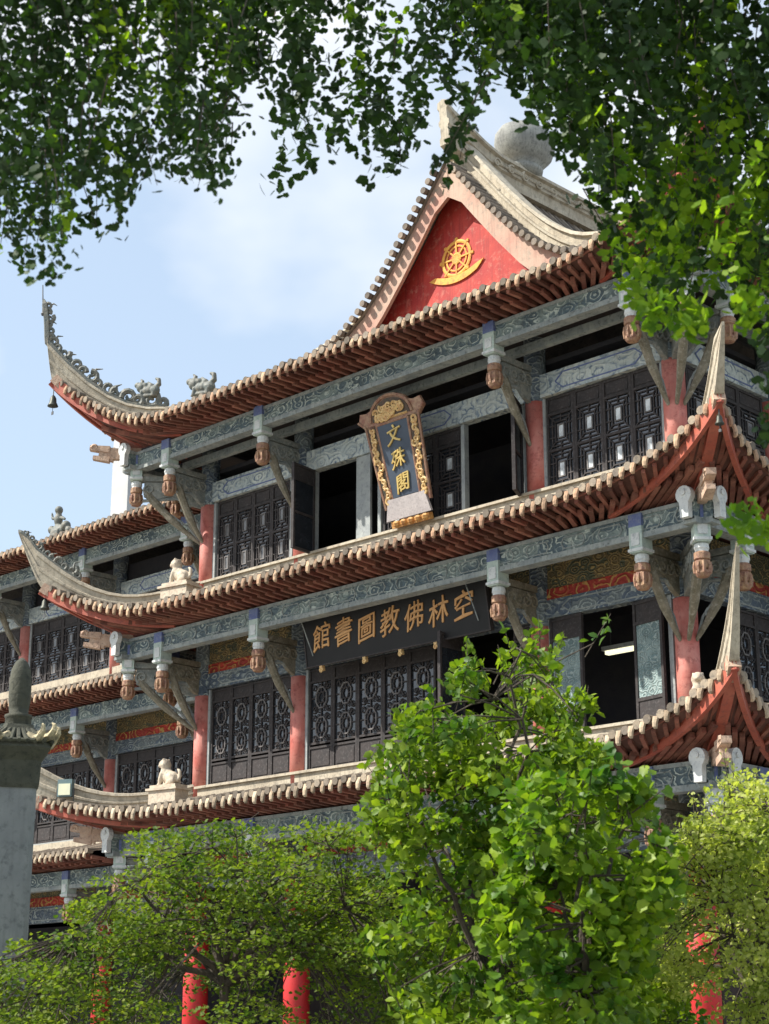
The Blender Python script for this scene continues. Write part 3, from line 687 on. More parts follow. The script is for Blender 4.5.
# ---- windows: one leaf mesh per pattern, origin at lower left, x along the width
def leaf(w, h, kind, panemat):
    root = MB(); f = .055; y0, y1 = -.035, .035
    root.box((0, y0, 0), (f, y1, h), 0); root.box((w-f, y0, 0), (w, y1, h), 0)
    if kind == 'square':
        rails = [0, .05, h*.40, h*.46, h*.80, h*.845, h-f]; zz = [(.05+f*0, h*.415), (h*.455, h*.80), (h*.85, h-f)]
        rails = [0, h*.415, h*.80, h-f]
        for z in rails: root.box((f, y0, z), (w-f, y1, z+f*.9), 0)
        cells = [(f*.9, h*.415), (h*.415+f*.9, h*.80)]
        root.box((f, -.01, h*.80+f*.9), (w-f, .01, h-f), 0)
        root.box((f+.04, -.022, h*.80+f*.9+.04), (w-f-.04, -.012, h-f-.04), 0)
    else:
        for z in (0, h*.22, h*.26, h*.86, h-f): root.box((f, y0, z), (w-f, y1, z+f*.8), 0)
        cells = [(h*.26+f*.8, h*.56), (h*.56, h*.86)]
        root.box((f, -.01, f*.8), (w-f, .01, h*.22), 0); root.box((f+.05, -.024, f*.8+.06), (w-f-.05, -.012, h*.22-.05), 0)
        root.box((f, -.01, h*.86+f*.8), (w-f, .01, h-f), 0)
    o = root.build('window', M['wood'], off=(0, 0, 0))
    lt = MB(); b = .026
    for (za, zb) in cells:
        x0, x1 = f, w-f; cx = (x0+x1)/2; cz = (za+zb)/2; hw = (x1-x0)/2; hh = (zb-za)/2
        def rect(rw, rh, t_=b, m=0):
            lt.box((cx-rw, -.02, cz-rh), (cx+rw, .005, cz-rh+t_), m); lt.box((cx-rw, -.02, cz+rh-t_), (cx+rw, .005, cz+rh), m)
            lt.box((cx-rw, -.0195, cz-rh+t_), (cx-rw+t_, .005, cz+rh-t_), m); lt.box((cx+rw-t_, -.0195, cz-rh+t_), (cx+rw, .005, cz+rh-t_), m)
        if kind == 'square':
            rect(hw*.78, hh*.86); rect(hw*.52, hh*.62); rect(hw*.30, hh*.42, b, 1)
            for sx in (-1, 1):
                for q in (-.35, .35):
                    lt.box((cx+sx*hw*.52 if sx > 0 else cx-hw, -.018, cz+q*hh), (cx+hw if sx > 0 else cx-hw*.52, .004, cz+q*hh+b), 0)
                lt.box((cx-b/2, -.018, cz+hh*.62 if sx > 0 else cz-hh), (cx+b/2, .004, cz+hh if sx > 0 else cz-hh*.62), 0)
                for sz in (-1, 1): lt.bar((cx+sx*hw, -.008, cz+sz*hh), (cx+sx*hw*.5, -.008, cz+sz*hh*.6), .022, .022, 0, up=(0,1,0))
        else:
            ring_ = [(cx+hw*.55*math.cos(R(22.5+45*k)), cz+hw*.75*math.sin(R(22.5+45*k))) for k in range(9)]
            for p_, q_ in zip(ring_, ring_[1:]): lt.bar((p_[0], -.008, p_[1]), (q_[0], -.008, q_[1]), .03, .03, 1, up=(0,1,0))
            ring_ = [(cx+hw*.28*math.cos(R(45*k)), cz+hw*.4*math.sin(R(45*k))) for k in range(9)]
            for p_, q_ in zip(ring_, ring_[1:]): lt.bar((p_[0], -.008, p_[1]), (q_[0], -.008, q_[1]), .028, .028, 0, up=(0,1,0))
            for k in range(8):
                a = R(45*k); e1 = (cx+hw*.95*math.cos(a), cz+hw*1.25*math.sin(a)); lt.bar((cx+hw*.28*math.cos(a), -.008, cz+hw*.4*math.sin(a)), (max(x0, min(x1, e1[0])), -.008, max(za, min(zb, e1[1]))), .024, .024, 0, up=(0,1,0))
            for sx in (-1, 1):
                for sz in (-1, 1):
                    c_ = (cx+sx*hw*.66, -.01, cz+sz*hh*.72); lt.spiral(c_, (1,0,0), (0,0,1), .085, 1.3, .018, 0, a0=sx+sz, sgn=sx*sz, n=4); lt.spiral((cx+sx*hw*.3, -.01, cz+sz*hh*.8), (1,0,0), (0,0,1), .05, 1.2, .014, 0, a0=sx, sgn=-sx*sz, n=4)
    l_ = lt.build('lattice', [M['wood'], M['wood_edge']], o, off=(0, 0, 0))
    pn = MB()
    for i, (za, zb) in enumerate(cells):
        if kind == 'square':
            cx = w/2; cz = (za+zb)/2; hw = w/2-f; hh = (zb-za)/2
            pn.box((f, .008, za), (w-f, .014, zb), 0); pn.box((cx-hw*.28, -.004, cz-hh*.40), (cx+hw*.28, .0075, cz+hh*.40), 1)
        else: pn.box((f, .008, za), (w-f, .014, zb), 0)
    pn.build('pane', [M['pane'], M[panemat]], o, off=(0, 0, 0))
    return o
protos = {}; used = set()
def put_leaf(kind, pm, w, h, x, y, z, rz=0, label=None):
    key = (kind, pm, round(w, 2), round(h, 2))
    if key not in protos: protos[key] = leaf(w, h, kind, pm)
    o = protos[key] if key not in used else copy_tree(protos[key])
    used.add(key); o.parent = HALL; o.location = Vector((x, y, z))-HALL.location; o.rotation_euler = (0, 0, rz)
    if label: o['label'] = label
    return o
def row(kind, pm, n, x0, x1, y, z0, z1, rz=0):
    w = (x1-x0)/n
    for k in range(n): put_leaf(kind, pm, w-.004, z1-z0, x0+k*w, y, z0, rz)
def row_side(kind, pm, n, y0, y1, x, z0, z1):
    w = (y1-y0)/n
    for k in range(n): put_leaf(kind, pm, w-.004, z1-z0, x, y0+k*w, z0, R(90))
Z3, Z3t, Z2, Z2t, Z1, Z1t = 11.62, 13.54, 6.96, 9.14, .5, 4.74
# top storey
row('square', 'pane_dim', 4, -12.74, -10.30, .02, Z3, Z3t) if False else None
M['pane_dim'] = glass('dim_window_pane', (.13,.125,.12), .25)
row('square', 'pane_dim', 4, -12.74, -10.28, .02, Z3, Z3t)
put_leaf('square', 'pane_red', .74, Z3t-Z3, -9.42, -.10, Z3, R(-82), 'open window leaf with red panes')
row('square', 'pane_sky', 1, -7.40, -6.66, .02, Z3, Z3t); row('square', 'pane_sky', 2, -6.64, -5.16, .02, Z3, Z3t)
put_leaf('square', 'pane_dim', .62, Z3t-Z3, -3.56, -.10, Z3, R(-64), 'open window leaf seen edge on')
row('square', 'pane_sky', 4, -2.98, -.26, .02, Z3, Z3t)
# middle storey
row('carved', 'pane_dim', 4, -12.78, -10.12, .02, Z2, Z2t); row('carved', 'pane_dim', 5, -9.60, -5.95, .02, Z2, Z2t)
put_leaf('carved', 'pane_dim', .72, Z2t-Z2, -5.12, -.10, Z2, R(-90), 'open dark window leaf behind the young tree')
def shutter(w, h, x, y, z, rz, label=None):
    mb = MB(); f = .06
    mb.box((0, -.03, 0), (f, .03, h)); mb.box((w-f, -.03, 0), (w, .03, h))
    for zz in (0, h*.17, h*.80, h-f): mb.box((f, -.03, zz), (w-f, .03, zz+f))
    mb.box((f, -.01, f), (w-f, .01, h*.17)); mb.box((f, -.01, h*.80+f), (w-f, .01, h-f))
    o = mb.build('shutter', M['wood'], off=(0, 0, 0)); g_ = MB(); g_.box((f+.001, -.008, h*.17+f), (w-f-.001, .008, h*.80)); g_.build('pane', M['pane_green'], o, off=(0, 0, 0))
    o.parent = HALL; o.location = Vector((x, y, z))-HALL.location; o.rotation_euler = (0, 0, rz)
    if label: o['label'] = label
shutter(.80, Z2t-Z2, -3.02, -.02, Z2, R(-4), 'left shutter with a dark greenish pane'); shutter(.72, Z2t-Z2, -1.10, -.02, Z2, R(-10), 'right shutter with a frosted green pane')
row('carved', 'pane_dim', 1, -3.93+.0, -3.40, .02, Z2, Z2t)
# side, wing and ground storeys
row_side('square', 'pane_dim', 3, .35, 2.9, .0, Z3, Z3t); row_side('square', 'pane_dim', 4, 3.5, 6.9, .0, Z3, Z3t)
row_side('carved', 'pane_dim', 2, 1.5, 2.9, .0, Z2, Z2t); row_side('carved', 'pane_dim', 4, 3.5, 6.9, .0, Z2, Z2t)
for a, b in ((-30.7, -26.8), (-26.2, -22.3), (-21.7, -17.8)): row('square', 'pane_dim', 5, a, b, WY, Z3, Z3t); row('carved', 'pane_dim', 5, a, b, WY, Z2, Z2t)
row('carved', 'pane_dim', 4, -17.2, -13.6, WY, Z2, Z2t)
row('square', 'pane_dim', 4, -35, -31.3, WY, Z3, Z3t)
# jambs and sills
def jamb(x, y, z0, z1):
    mb = MB(); mb.box((x-.045, y-.05, z0), (x+.045, y+.08, z1)); mb.build('jamb', M['jamb'], HALL)
for x in (-12.82, -10.20, -9.50, -8.12, -7.48, -5.12, -3.50, -3.02, -.22): jamb(x, 0, Z3-.3, Z3t)
for x in (-12.83, -10.08, -9.64, -3.36, -3.06, -.30): jamb(x, 0, Z2-.15, Z2t)
for x in (-30.75, -26.75, -26.25, -22.25, -21.75, -17.75): jamb(x, WY, Z2-.2, Z2t); jamb(x, WY, Z3-.3, Z3t)
mb = MB(); mb.box((-8.14, -.06, Z3-.2), (-7.74, .0, Z3t)); mb.build('grey_door_leaf', M['jamb'], HALL)
mb = MB()
for z in (Z3-.12, Z2-.10): 
    mb.box((-W+.2, -.07, z), (-.2, .1, z+.115)); mb.box((-.1, .2, z), (.07, D, z+.115)); mb.box((WXL, WY-.07, z), (-W-.1, WY+.1, z+.115))
mb.build('sill', M['jamb'], HALL)
for a, b in zip(COLX, COLX[1:]): 
    n = int((b-a)//.8)
    for k in range(n):
        x0 = a+.3+(b-a-.6)*k/n; x1 = a+.3+(b-a-.6)*(k+1)/n; mb = MB(); mb.box((x0+.01, 2.9, Z1), (x1-.01, 2.96, Z1t)); mb.box((x0+.1, 2.88, Z1+.2), (x1-.1, 2.899, Z1+1.3)); mb.box((x0+.1, 2.88, Z1+1.5), (x1-.1, 2.899, Z1t-.2)); mb.build('door_leaf', M['dark_wood'], HALL)
# ceiling tube lamp seen through the open shutter
lm = empty('tube_lamp', (-2.35, 1.6, 8.75), label='lit fluorescent tube on the ceiling inside the open middle storey window', cat='lamp')
mb = MB(); mb.box((-3.0, 1.5, 8.78), (-1.95, 1.7, 8.86)); mb.build('housing', M['white_paint'], lm)
mb = MB(); mb.box((-2.95, 1.54, 8.71), (-2.0, 1.66, 8.779)); mb.build('tube', M['lit'], lm)
mb = MB(); 
for x in (-2.85, -2.1): mb.tube([(x, 1.6, 8.86), (x, 1.6, 9.9)], .012, 6)
mb.build('hanger', M['iron'], lm)

# ------------------------------------------------------------------ plaques
def text_mesh(s, size, mat, parent, M4, bold=.0, ext=.012, name='character'):
    cu = bpy.data.curves.new('txt', 'FONT'); cu.body = s; cu.size = size; cu.extrude = ext;  cu.align_x = 'CENTER'; cu.align_y = 'CENTER'; cu.resolution_u = 3
    o = bpy.data.objects.new('txt', cu); COL.objects.link(o); dg = bpy.context.evaluated_depsgraph_get(); me = bpy.data.meshes.new_from_object(o.evaluated_get(dg))
    bpy.data.objects.remove(o)
    # centre on its own box and let the strokes slant like brushwork
    n = len(me.vertices); a = np.empty(n*3); me.vertices.foreach_get('co', a); a = a.reshape(-1, 3)
    if n:
        mid = (a.max(0)+a.min(0))/2; a -= mid; a[:, 2] += 0
        x = a[:, 0].copy(); y = a[:, 1].copy()
        a[:, 0] = x+.10*y+.03*size*np.sin(y/size*5); a[:, 1] = y+.16*x+.03*size*np.sin(x/size*6+1)
    me.vertices.foreach_set('co', a.ravel()); me.materials.clear(); me.materials.append(mat)
    if bold:       # heavier brush strokes: the outline doubled with small shifts
        import bmesh
        bm = bmesh.new(); 
        for k, (dx, dy) in enumerate(((0, 0), (bold, bold*.4), (-bold*.8, bold*.5), (bold*.2, -bold))):
            m2 = me.copy(); m2.transform(Matrix.Translation((dx, dy, -.0015*k))); bm.from_mesh(m2); bpy.data.meshes.remove(m2)
        bm.to_mesh(me); bm.free()
    me.transform(M4); me.update()
    return link(name, me, parent)
FACE = Matrix.Rotation(R(90), 4, 'X')       # text plane -> facing -Y
# long black board
SG = empty('long_name_board', (-6.45, -.62, 9.02), label='long black board with seven gold characters under the middle eave', cat='sign')
SG.rotation_euler = (R(9), 0, 0)
mb = MB(); mb.box((-2.5, -.04, 0), (2.5, .04, .98)); mb.build('board', M['plaque_black'], SG, off=(0, 0, 0))
mb = MB(); 
for a, b in (((-2.53, -.06, -.03), (2.53, .05, .0)), ((-2.53, -.06, .98), (2.53, .05, 1.01)), ((-2.53, -.06, 0), (-2.50, .05, .98)), ((2.5, -.06, 0), (2.53, .05, .98))): mb.box(a, b)
mb.build('border', M['wood'], SG, off=(0, 0, 0))
for k, ch in enumerate('館書圖教佛林空'):
    o = text_mesh(ch, .56, M['gold_sign'] if 'gold_sign' in M else M.setdefault('gold_sign', weathered('gold_lettering', (.62,.33,.11), (.50,.24,.07), None, .45, 5, bump=.05)), SG,
              Matrix.Translation((-2.0+k*.655, -.05, .56+.02*math.sin(k*2.3))) @ FACE, .005)
for x in (-2.1, -.85, .15, 1.1): mb = MB(); mb.box((x-.04, -.06, -.14), (x+.04, .02, -.031)); mb.spiral((x, -.06, -.13), (1,0,0), (0,0,1), .06, 1.2, .02); mb.build('hook', M['gold_carve'], SG, off=(0, 0, 0))
for x in (-2.3, 2.25): mb = MB(); mb.tube([(x, -.05, .2), (x-.1, -.3, 1.25)], .012, 5); mb.build('hanging_rod', M['pale_edge'], SG, off=(0, 0, 0))
# upright carved plaque
UP = empty('upright_plaque', (-6.22, -.34, 11.72), label='upright slate blue plaque with three gold characters in a carved gilded frame', cat='sign')
UP.rotation_euler = (R(16), 0, R(0))
pb = MB(); pb.prism([(-.37, .50), (.37, .50), (.43, 2.02), (-.43, 2.02)], (0, -.03, 0), (1, 0, 0), (0, 0, 1), .05); pb.build('panel', M['plaque_blue'], UP, off=(0, 0, 0))
fr = MB()
fr.prism([(-.62, .30), (-.37, .48), (-.43, 2.04), (-.72, 2.06)], (0, .0, 0), (1, 0, 0), (0, 0, 1), .06); fr.prism([(.37, .48), (.62, .30), (.72, 2.06), (.43, 2.04)], (0, .0, 0), (1, 0, 0), (0, 0, 1), .06)
arch = [(-.74, 2.0), (.74, 2.0), (.92, 2.16), (.84, 2.36), (.66, 2.34)] + [(.55*math.cos(R(20+14*k)), 2.26+.34*math.sin(R(20+14*k))) for k in range(11)] + [(-.66, 2.34), (-.84, 2.36), (-.92, 2.16)]
fr.prism(arch, (0, 0, 0), (1, 0, 0), (0, 0, 1), .06)
for a, b in (((-.62, .3), (-.74, 2.05)), ((.62, .3), (.74, 2.05)), ((-.38, .48), (-.44, 2.03)), ((.38, .48), (.44, 2.03)), ((-.44, 2.03), (.44, 2.03)), ((-.74, 2.05), (-.92, 2.2)), ((.74, 2.05), (.92, 2.2))):
    fr.tube([(a[0], -.07, a[1]), (b[0], -.07, b[1])], .028, 6)
ap = [(.58*math.cos(R(k*18)), -.07, 2.12+.46*math.sin(R(k*18))) for k in range(11)]; fr.tube(ap, .035, 6)
fr.build('frame', M['frame_red'], UP, off=(0, 0, 0))
dk_ = MB(); dk_.prism([(.52*math.cos(R(9*k)), 2.12+.40*math.sin(R(9*k))) for k in range(21)], (0, -.062, 0), (1, 0, 0), (0, 0, 1), .012)
for sx in (-1, 1): dk_.prism([(sx*.42, .5), (sx*.60, .42), (sx*.70, 2.0), (sx*.47, 2.0)][::sx], (0, -.062, 0), (1, 0, 0), (0, 0, 1), .012)
dk_.build('frame_ground', M['ground_dark'], UP, off=(0, 0, 0))
r2 = random.Random(5)
for sx in (-1, 1):
    gc = MB()
    for k in range(16):
        z = .48+k*.098; x = sx*(.50+.10*(z-.4)/1.7); gc.spiral((x+r2.uniform(-.045, .045), -.085, z), (1, 0, 0), (0, 0, 1), r2.uniform(.055, .09), 1.1, .034, a0=r2.uniform(0, 6), sgn=r2.choice((-1, 1)))
    gc.tube([(sx*.51, -.07, .46), (sx*.62, -.07, 1.98)], .02, 4); gc.build('gilded_scroll', M['gold_carve'], UP, off=(0, 0, 0))
gc = MB()
for k in range(22):
    a = R(r2.uniform(0, 180)); rr_ = r2.uniform(.05, .42); gc.spiral((rr_*math.cos(a)*1.1, -.09, 2.13+rr_*.85*math.sin(a)), (1, 0, 0), (0, 0, 1), r2.uniform(.06, .1), 1.3, .03, a0=r2.uniform(0, 6), sgn=r2.choice((-1, 1)))
gc.tube([(-.45, -.07, 2.12), (.45, -.07, 2.12)], .025, 4)
gc.build('gilded_scroll', M['gold_carve'], UP, off=(0, 0, 0))
mb = MB(); mb.prism([(-.64, .06), (.60, .06), (.52, .485), (-.50, .485)], (0, -.05, 0), (1, 0, 0), (0, 0, 1), .06); mb.build('lower_plate', M['plate'], UP, off=(0, 0, 0))
mb = MB(); 
for k in range(5): mb.lathe((-.4+k*.2, -.06, -.06), [(.02, -.05), (.09, 0), (.1, .06), (.05, .1)], 8)
mb.box((-.55, -.08, -.1), (.5, .04, .04)); mb.build('lotus_base', M['orange_carve'] if 'orange_carve' in M else M.setdefault('orange_carve', weathered('orange_gilt', (.5,.22,.06), (.6,.33,.1), (.2,.08,.04), .5, 10)), UP, off=(0, 0, 0))
for k, ch in enumerate('文殊閣'):
    text_mesh(ch, .40, M['gold_bright'] if 'gold_bright' in M else M.setdefault('gold_bright', weathered('bright_gold', (.66,.50,.17), (.58,.40,.12), None, .4, 5, bump=.05)), UP, Matrix.Translation((0, -.10, 1.76-k*.50)) @ FACE, .006)

# ------------------------------------------------------------------ sculpted figures
def blob(name, balls, caps, mat, parent=None, loc=(0, 0, 0), rz=0, voxel=.02, scale=1.0):
    mb = MB()
    for (c, r, *s) in balls:
        s = s[0] if s else (1, 1, 1); c = Vector(c); n = 10; vs = []
        pr_ = [(math.sin(math.pi*k/8), -math.cos(math.pi*k/8)) for k in range(9)]
        for a, z in pr_:
            a = max(a, .02)
            for q in range(n): vs.append(c+Vector((a*r*s[0]*math.cos(2*math.pi*q/n), a*r*s[1]*math.sin(2*math.pi*q/n), z*r*s[2])))
        mb.add(vs, [(i*n+k, i*n+(k+1) % n, (i+1)*n+(k+1) % n, (i+1)*n+k) for i in range(8) for k in range(n)]+[tuple(range(n-1, -1, -1)), tuple(8*n+k for k in range(n))])
    for pts, rad in caps: mb.tube(pts, rad, 8)
    a = np.array(mb.v)*scale; me = bpy.data.meshes.new('b'); me.from_pydata(a.tolist(), [], mb.f); o = bpy.data.objects.new('b', me); COL.objects.link(o)
    md = o.modifiers.new('r', 'REMESH'); md.mode = 'VOXEL'; md.voxel_size = voxel; md2 = o.modifiers.new('s', 'SMOOTH'); md2.iterations = 2
    dg = bpy.context.evaluated_depsgraph_get(); m2 = bpy.data.meshes.new_from_object(o.evaluated_get(dg)); bpy.data.objects.remove(o)
    m2.materials.append(mat); m2.polygons.foreach_set('use_smooth', [True]*len(m2.polygons)); m2.name = name
    o = link(name, m2, parent); o.location = loc; o.rotation_euler = (0, 0, rz); return o
LB = [((0, 0, .30), .20, (1.0, .85, 1.15)), ((-.16, 0, .24), .21, (1.1, 1, .95)), ((.10, 0, .44), .17, (1, .95, 1.2)), ((.17, 0, .68), .155, (1, 1, 1)), ((.30, 0, .64), .085, (1.1, 1.1, .8)),
      ((.10, 0, .64), .17, (.8, 1.15, 1.1)), ((.10, .12, .80), .045), ((.10, -.12, .80), .045), ((-.22, .14, .13), .12, (1.3, .7, 1)), ((-.22, -.14, .13), .12, (1.3, .7, 1)),
      ((.26, .11, .04), .07, (1.4, 1, .7)), ((.26, -.11, .04), .07, (1.4, 1, .7)), ((-.02, .16, .04), .06, (1.6, 1, .7)), ((-.02, -.16, .04), .06, (1.6, 1, .7)), ((.35, 0, .67), .035), ((.30, .06, .73), .03), ((.30, -.06, .73), .03)]
LC = [([(.14, .11, .40), (.22, .12, .2), (.24, .11, .04)], [.09, .07, .06]), ([(.14, -.11, .40), (.22, -.12, .2), (.24, -.11, .04)], [.09, .07, .06]), ([(-.34, 0, .12), (-.46, 0, .25), (-.44, 0, .42), (-.36, 0, .50)], [.05, .055, .06, .03])]
def lion(loc, rz, s, label, plinth=True, rise=.1):
    root = empty('stone_lion', loc, rz, label=label, cat='statue', group='stone lions and beasts on the roofs')
    blob('lion_body', LB, LC, M['lion'], root, (0, 0, rise+.10 if plinth else 0), 0, .022, s)
    if plinth:
        mb = MB(); mb.box((-.55*s, -.3*s, -.35), (.5*s, .3*s, rise)); mb.box((-.62*s, -.36*s, rise), (.58*s, .36*s, rise+.05)); mb.box((-.52*s, -.28*s, rise+.051), (.48*s, .28*s, rise+.12)); mb.build('plinth', M['lion'], root, off=(0, 0, 0))
lion((-12.62, -1.30, 6.62), R(190), .72, 'pale stone lion sitting on the left end of the lowest eave', rise=.12)
lion((-12.60, -1.20, 11.12), R(190), .72, 'pale stone lion sitting on the left end of the middle eave', rise=.12)
lion((1.02, -1.22, 6.66), R(-60), .62, 'pinkish stone lion at the right corner of the lowest eave', rise=.1)
o = lion((1.42, -.95, 6.80), R(-20), .60, 'white stone lion behind the right corner of the lowest eave', rise=.1)
BB = [((0, 0, .25), .19, (1.5, .8, .9)), ((.25, 0, .40), .17, (1.1, .9, 1.1)), ((.38, 0, .50), .12, (1.2, .9, .9)), ((-.25, 0, .24), .17, (1.2, .9, 1)), ((0, 0, .06), .16, (2.4, .8, .5)), ((.1, 0, .45), .12), ((-.12, 0, .42), .1)]
BC = [([(.28, 0, .5), (.2, 0, .64), (.3, 0, .72)], [.08, .06, .03]), ([(-.2, 0, .3), (-.42, 0, .45), (-.40, 0, .62), (-.26, 0, .68)], [.09, .09, .08, .04]), ([(.2, .08, .25), (.24, .1, 0)], [.06, .05]), ([(.2, -.08, .25), (.24, -.1, 0)], [.06, .05]),
      ([(-.22, .08, .25), (-.24, .1, 0)], [.06, .05]), ([(-.22, -.08, .25), (-.24, -.1, 0)], [.06, .05]), ([(.0, 0, .3), (-.08, 0, .52), (.02, 0, .6)], [.06, .05, .02]), ([(.42, 0, .5), (.52, 0, .56)], [.04, .02])]
def beast(loc, rz, s, label, mat='ridge_dark'):
    o = blob('ridge_beast', BB, BC, M[mat], None, loc, rz, .022, s); tag(o, label, 'statue', 'stone lions and beasts on the roofs')
beast((-14.16, -1.10, 16.2), R(205), .70, 'small dark glazed beast on the top left hip ridge, nearest the horn')
beast((-13.26, -.20, 16.25), R(200), .82, 'larger dark beast on the top left hip ridge, nearest the gable')
WB = [((0, 0, .2), .22, (1.6, .8, .9)), ((.35, 0, .3), .13), ((-.35, 0, .3), .15), ((.05, 0, .55), .17, (.8, .8, 1.3)), ((.05, 0, .85), .13), ((-.5, 0, .12), .12)]
for (lx, lz, s, lab) in ((-24.3, 15.75, 1.0, 'dark figure riding a beast on the far wing roof at the left'),):
    o = blob('roof_figure', WB, [([(.1, 0, .6), (.35, 0, .65), (.4, 0, .85)], [.06, .05, .03]), ([(-.1, 0, .6), (-.3, 0, .5)], [.06, .04]), ([(0, 0, -.3), (0, 0, .2)], [.3, .25])], M['ridge_dark'], None, (lx, WY-.6, lz), R(180), .03, s)
    tag(o, lab, 'statue')

# bells, rod, floodlight
def bell(x, y, z, label, s=1.0):
    root = empty('wind_bell', (x, y, z), label=label, cat='bell', group='wind bells under the eave corners')
    mb = MB(); mb.lathe((x, y, z-.42*s), [(.13*s, 0), (.12*s, .03*s), (.085*s, .10*s), (.075*s, .2*s), (.04*s, .26*s), (.015*s, .28*s)], 12); mb.build('bell_body', M['bronze'], root, True)
    mb = MB(); mb.tube([(x, y, z-.15*s), (x, y, z+.06)], .012, 5); mb.tube([(x, y, z-.42*s), (x, y, z-.55*s)], .008, 4); mb.box((x-.04*s, y-.005, z-.63*s), (x+.04*s, y+.005, z-.55*s)); mb.build('hanger', M['iron'], root)
bell(-W-2.68, -2.68, 16.40, 'small dark bell hanging from the top left eave corner'); bell(-W-2.62, -2.62, 11.42, 'small bell hanging from the middle left eave corner', .9)
bell(2.62, -2.62, 11.2, 'small bell hanging from the middle right eave corner', .6)
mb = MB(); tp = Vector((-W-2.94, -2.94, 18.35)); mb.tube([tp, tp+Vector((-.03, -.03, .75))], [.02, .012], 6); mb.lathe(tp, [(.03, -.05), (.05, 0), (.02, .05)], 8); tag(mb.build('lightning_rod', M['iron']), 'thin lightning rod on the top left eave horn', 'rod')
FLo = empty('floodlight', (-14.95, -2.30, 6.62), R(30), label='small teal floodlight with a pale yellow face on the lowest left eave', cat='floodlight')
mb = MB(); mb.box((-.17, -.06, .12), (.17, .08, .50)); 
for z in (.2, .27, .34, .41): mb.box((-.15, .08, z), (.15, .11, z+.02))
mb.build('housing', M['metal_teal'], FLo, off=(0, 0, 0))
mb = MB(); mb.box((-.14, -.075, .15), (.14, -.061, .40)); mb.build('lamp_glass', M['lamp_glass'], FLo, off=(0, 0, 0))
mb = MB(); mb.tube([(-.2, 0, .3), (-.2, 0, .0), (.2, 0, .0), (.2, 0, .3)], .018, 6); mb.tube([(0, 0, .0), (0, 0, -.25)], .02, 6); mb.build('bracket', M['iron'], FLo, off=(0, 0, 0))

# ------------------------------------------------------------------ white block far behind, foreground stone pillar, ground
d = Fv*FPX + Rv*(120-384.5) - Uv*(470-512); kx = (20-CAM.y)/d.y; pw_ = CAM+d*kx
WT = empty('white_tower', (pw_.x, 20, 0), label='plain white rendered tower block far behind the left wing', cat='building')
def onY20(px):
    d = Fv*FPX + Rv*(px-384.5) - Uv*(480-512); return (CAM+d*((20-CAM.y)/d.y)).x
tx0, tx1 = onY20(112), onY20(128)
mb = MB(); mb.box((tx0, 20, 0), (tx1, 20.8, pw_.z+2.5)); mb.build('wall', M['render_white'], WT)
mb = MB(); mb.box((tx0-.1, 19.9, pw_.z+2.501), (tx1+.1, 20.9, pw_.z+2.7)); mb.build('roof', M['stone'], WT)
mb = MB(); 
for z in (6, 10, 14, 18): mb.box((tx0+.1, 19.96, z), (tx1-.1, 20, z+1.1))
mb.build('window', M['pane'], WT)

P0 = at(14, 790, 19.6); PX, PY = P0.x, P0.y; zt = P0.z
PIL = empty('stone_pillar', (PX, PY, 0), YAW+R(14), label='tall grey stone pillar with a carved cap and rounded finial at the left', cat='pillar')
def oct_(mb, w, z0, z1, w2=None, m=0, ch=.28):
    w2 = w if w2 is None else w2; vs = []
    for ww, z in ((w, z0), (w2, z1)):
        c_ = ww*ch; vs += [(ww, -ww+c_, z), (ww, ww-c_, z), (ww-c_, ww, z), (-ww+c_, ww, z), (-ww, ww-c_, z), (-ww, -ww+c_, z), (-ww+c_, -ww, z), (ww-c_, -ww, z)]
    mb.add(vs, [tuple(range(7, -1, -1)), tuple(range(8, 16))]+[(k, (k+1) % 8, 8+(k+1) % 8, 8+k) for k in range(8)], m)
mb = MB(); oct_(mb, .30, 0, .45, .27); oct_(mb, .235, .45, zt, .235, ch=.25); mb.build('shaft', M['stone'], PIL, off=(0, 0, 0))
mb = MB(); oct_(mb, .25, zt, zt+.05, .26, ch=.25); oct_(mb, .26, zt+.05, zt+.30, .27, ch=.25); oct_(mb, .27, zt+.30, zt+.44, .36, ch=.25); oct_(mb, .36, zt+.44, zt+.50, .34, ch=.25); oct_(mb, .25, zt+.5, zt+.72, .16, ch=.25); mb.build('cap', M['stone_mossy'], PIL, off=(0, 0, 0))
for k in range(4):                        # curled, gilt-edged corners of the little roof
    a = k*math.pi/2+math.pi/4; c_ = Vector((math.cos(a), math.sin(a), 0)); t_ = Vector((-math.sin(a), math.cos(a), 0)); up = Vector((0, 0, 1))
    mb = MB()
    for q in (-1, 0, 1):
        b0 = c_*(.30-.05*abs(q))+t_*.10*q+up*(zt+.60-.02*abs(q)); mb.tube([b0, b0+c_*.10-up*.05, b0+c_*.18-up*.04+t_*.02*q, b0+c_*.235+up*.03+t_*.03*q, b0+c_*.235+up*.09+t_*.03*q, b0+c_*.20+up*.11], [.05, .05, .045, .035, .022, .01], 6)
    mb.build('curled_corner', M['stone_cream'], PIL, off=(0, 0, 0))
for k in range(4):
    a = k*math.pi/2; c_ = Vector((math.cos(a), math.sin(a), 0)); t_ = Vector((-math.sin(a), math.cos(a), 0)); up = Vector((0, 0, 1)); mb = MB()
    for q in range(-3, 4): mb.tube([c_*.16+t_*.045*q+up*(zt+.66), c_*.34+t_*.085*q+up*(zt+.52), c_*.385+t_*.09*q+up*(zt+.50)], .026, 6)
    mb.tube([c_*.37+t_*-.30+up*(zt+.51), c_*.37+t_*.30+up*(zt+.51)], .022, 5); mb.build('cap_tiles', M['stone_mossy'], PIL, off=(0, 0, 0))
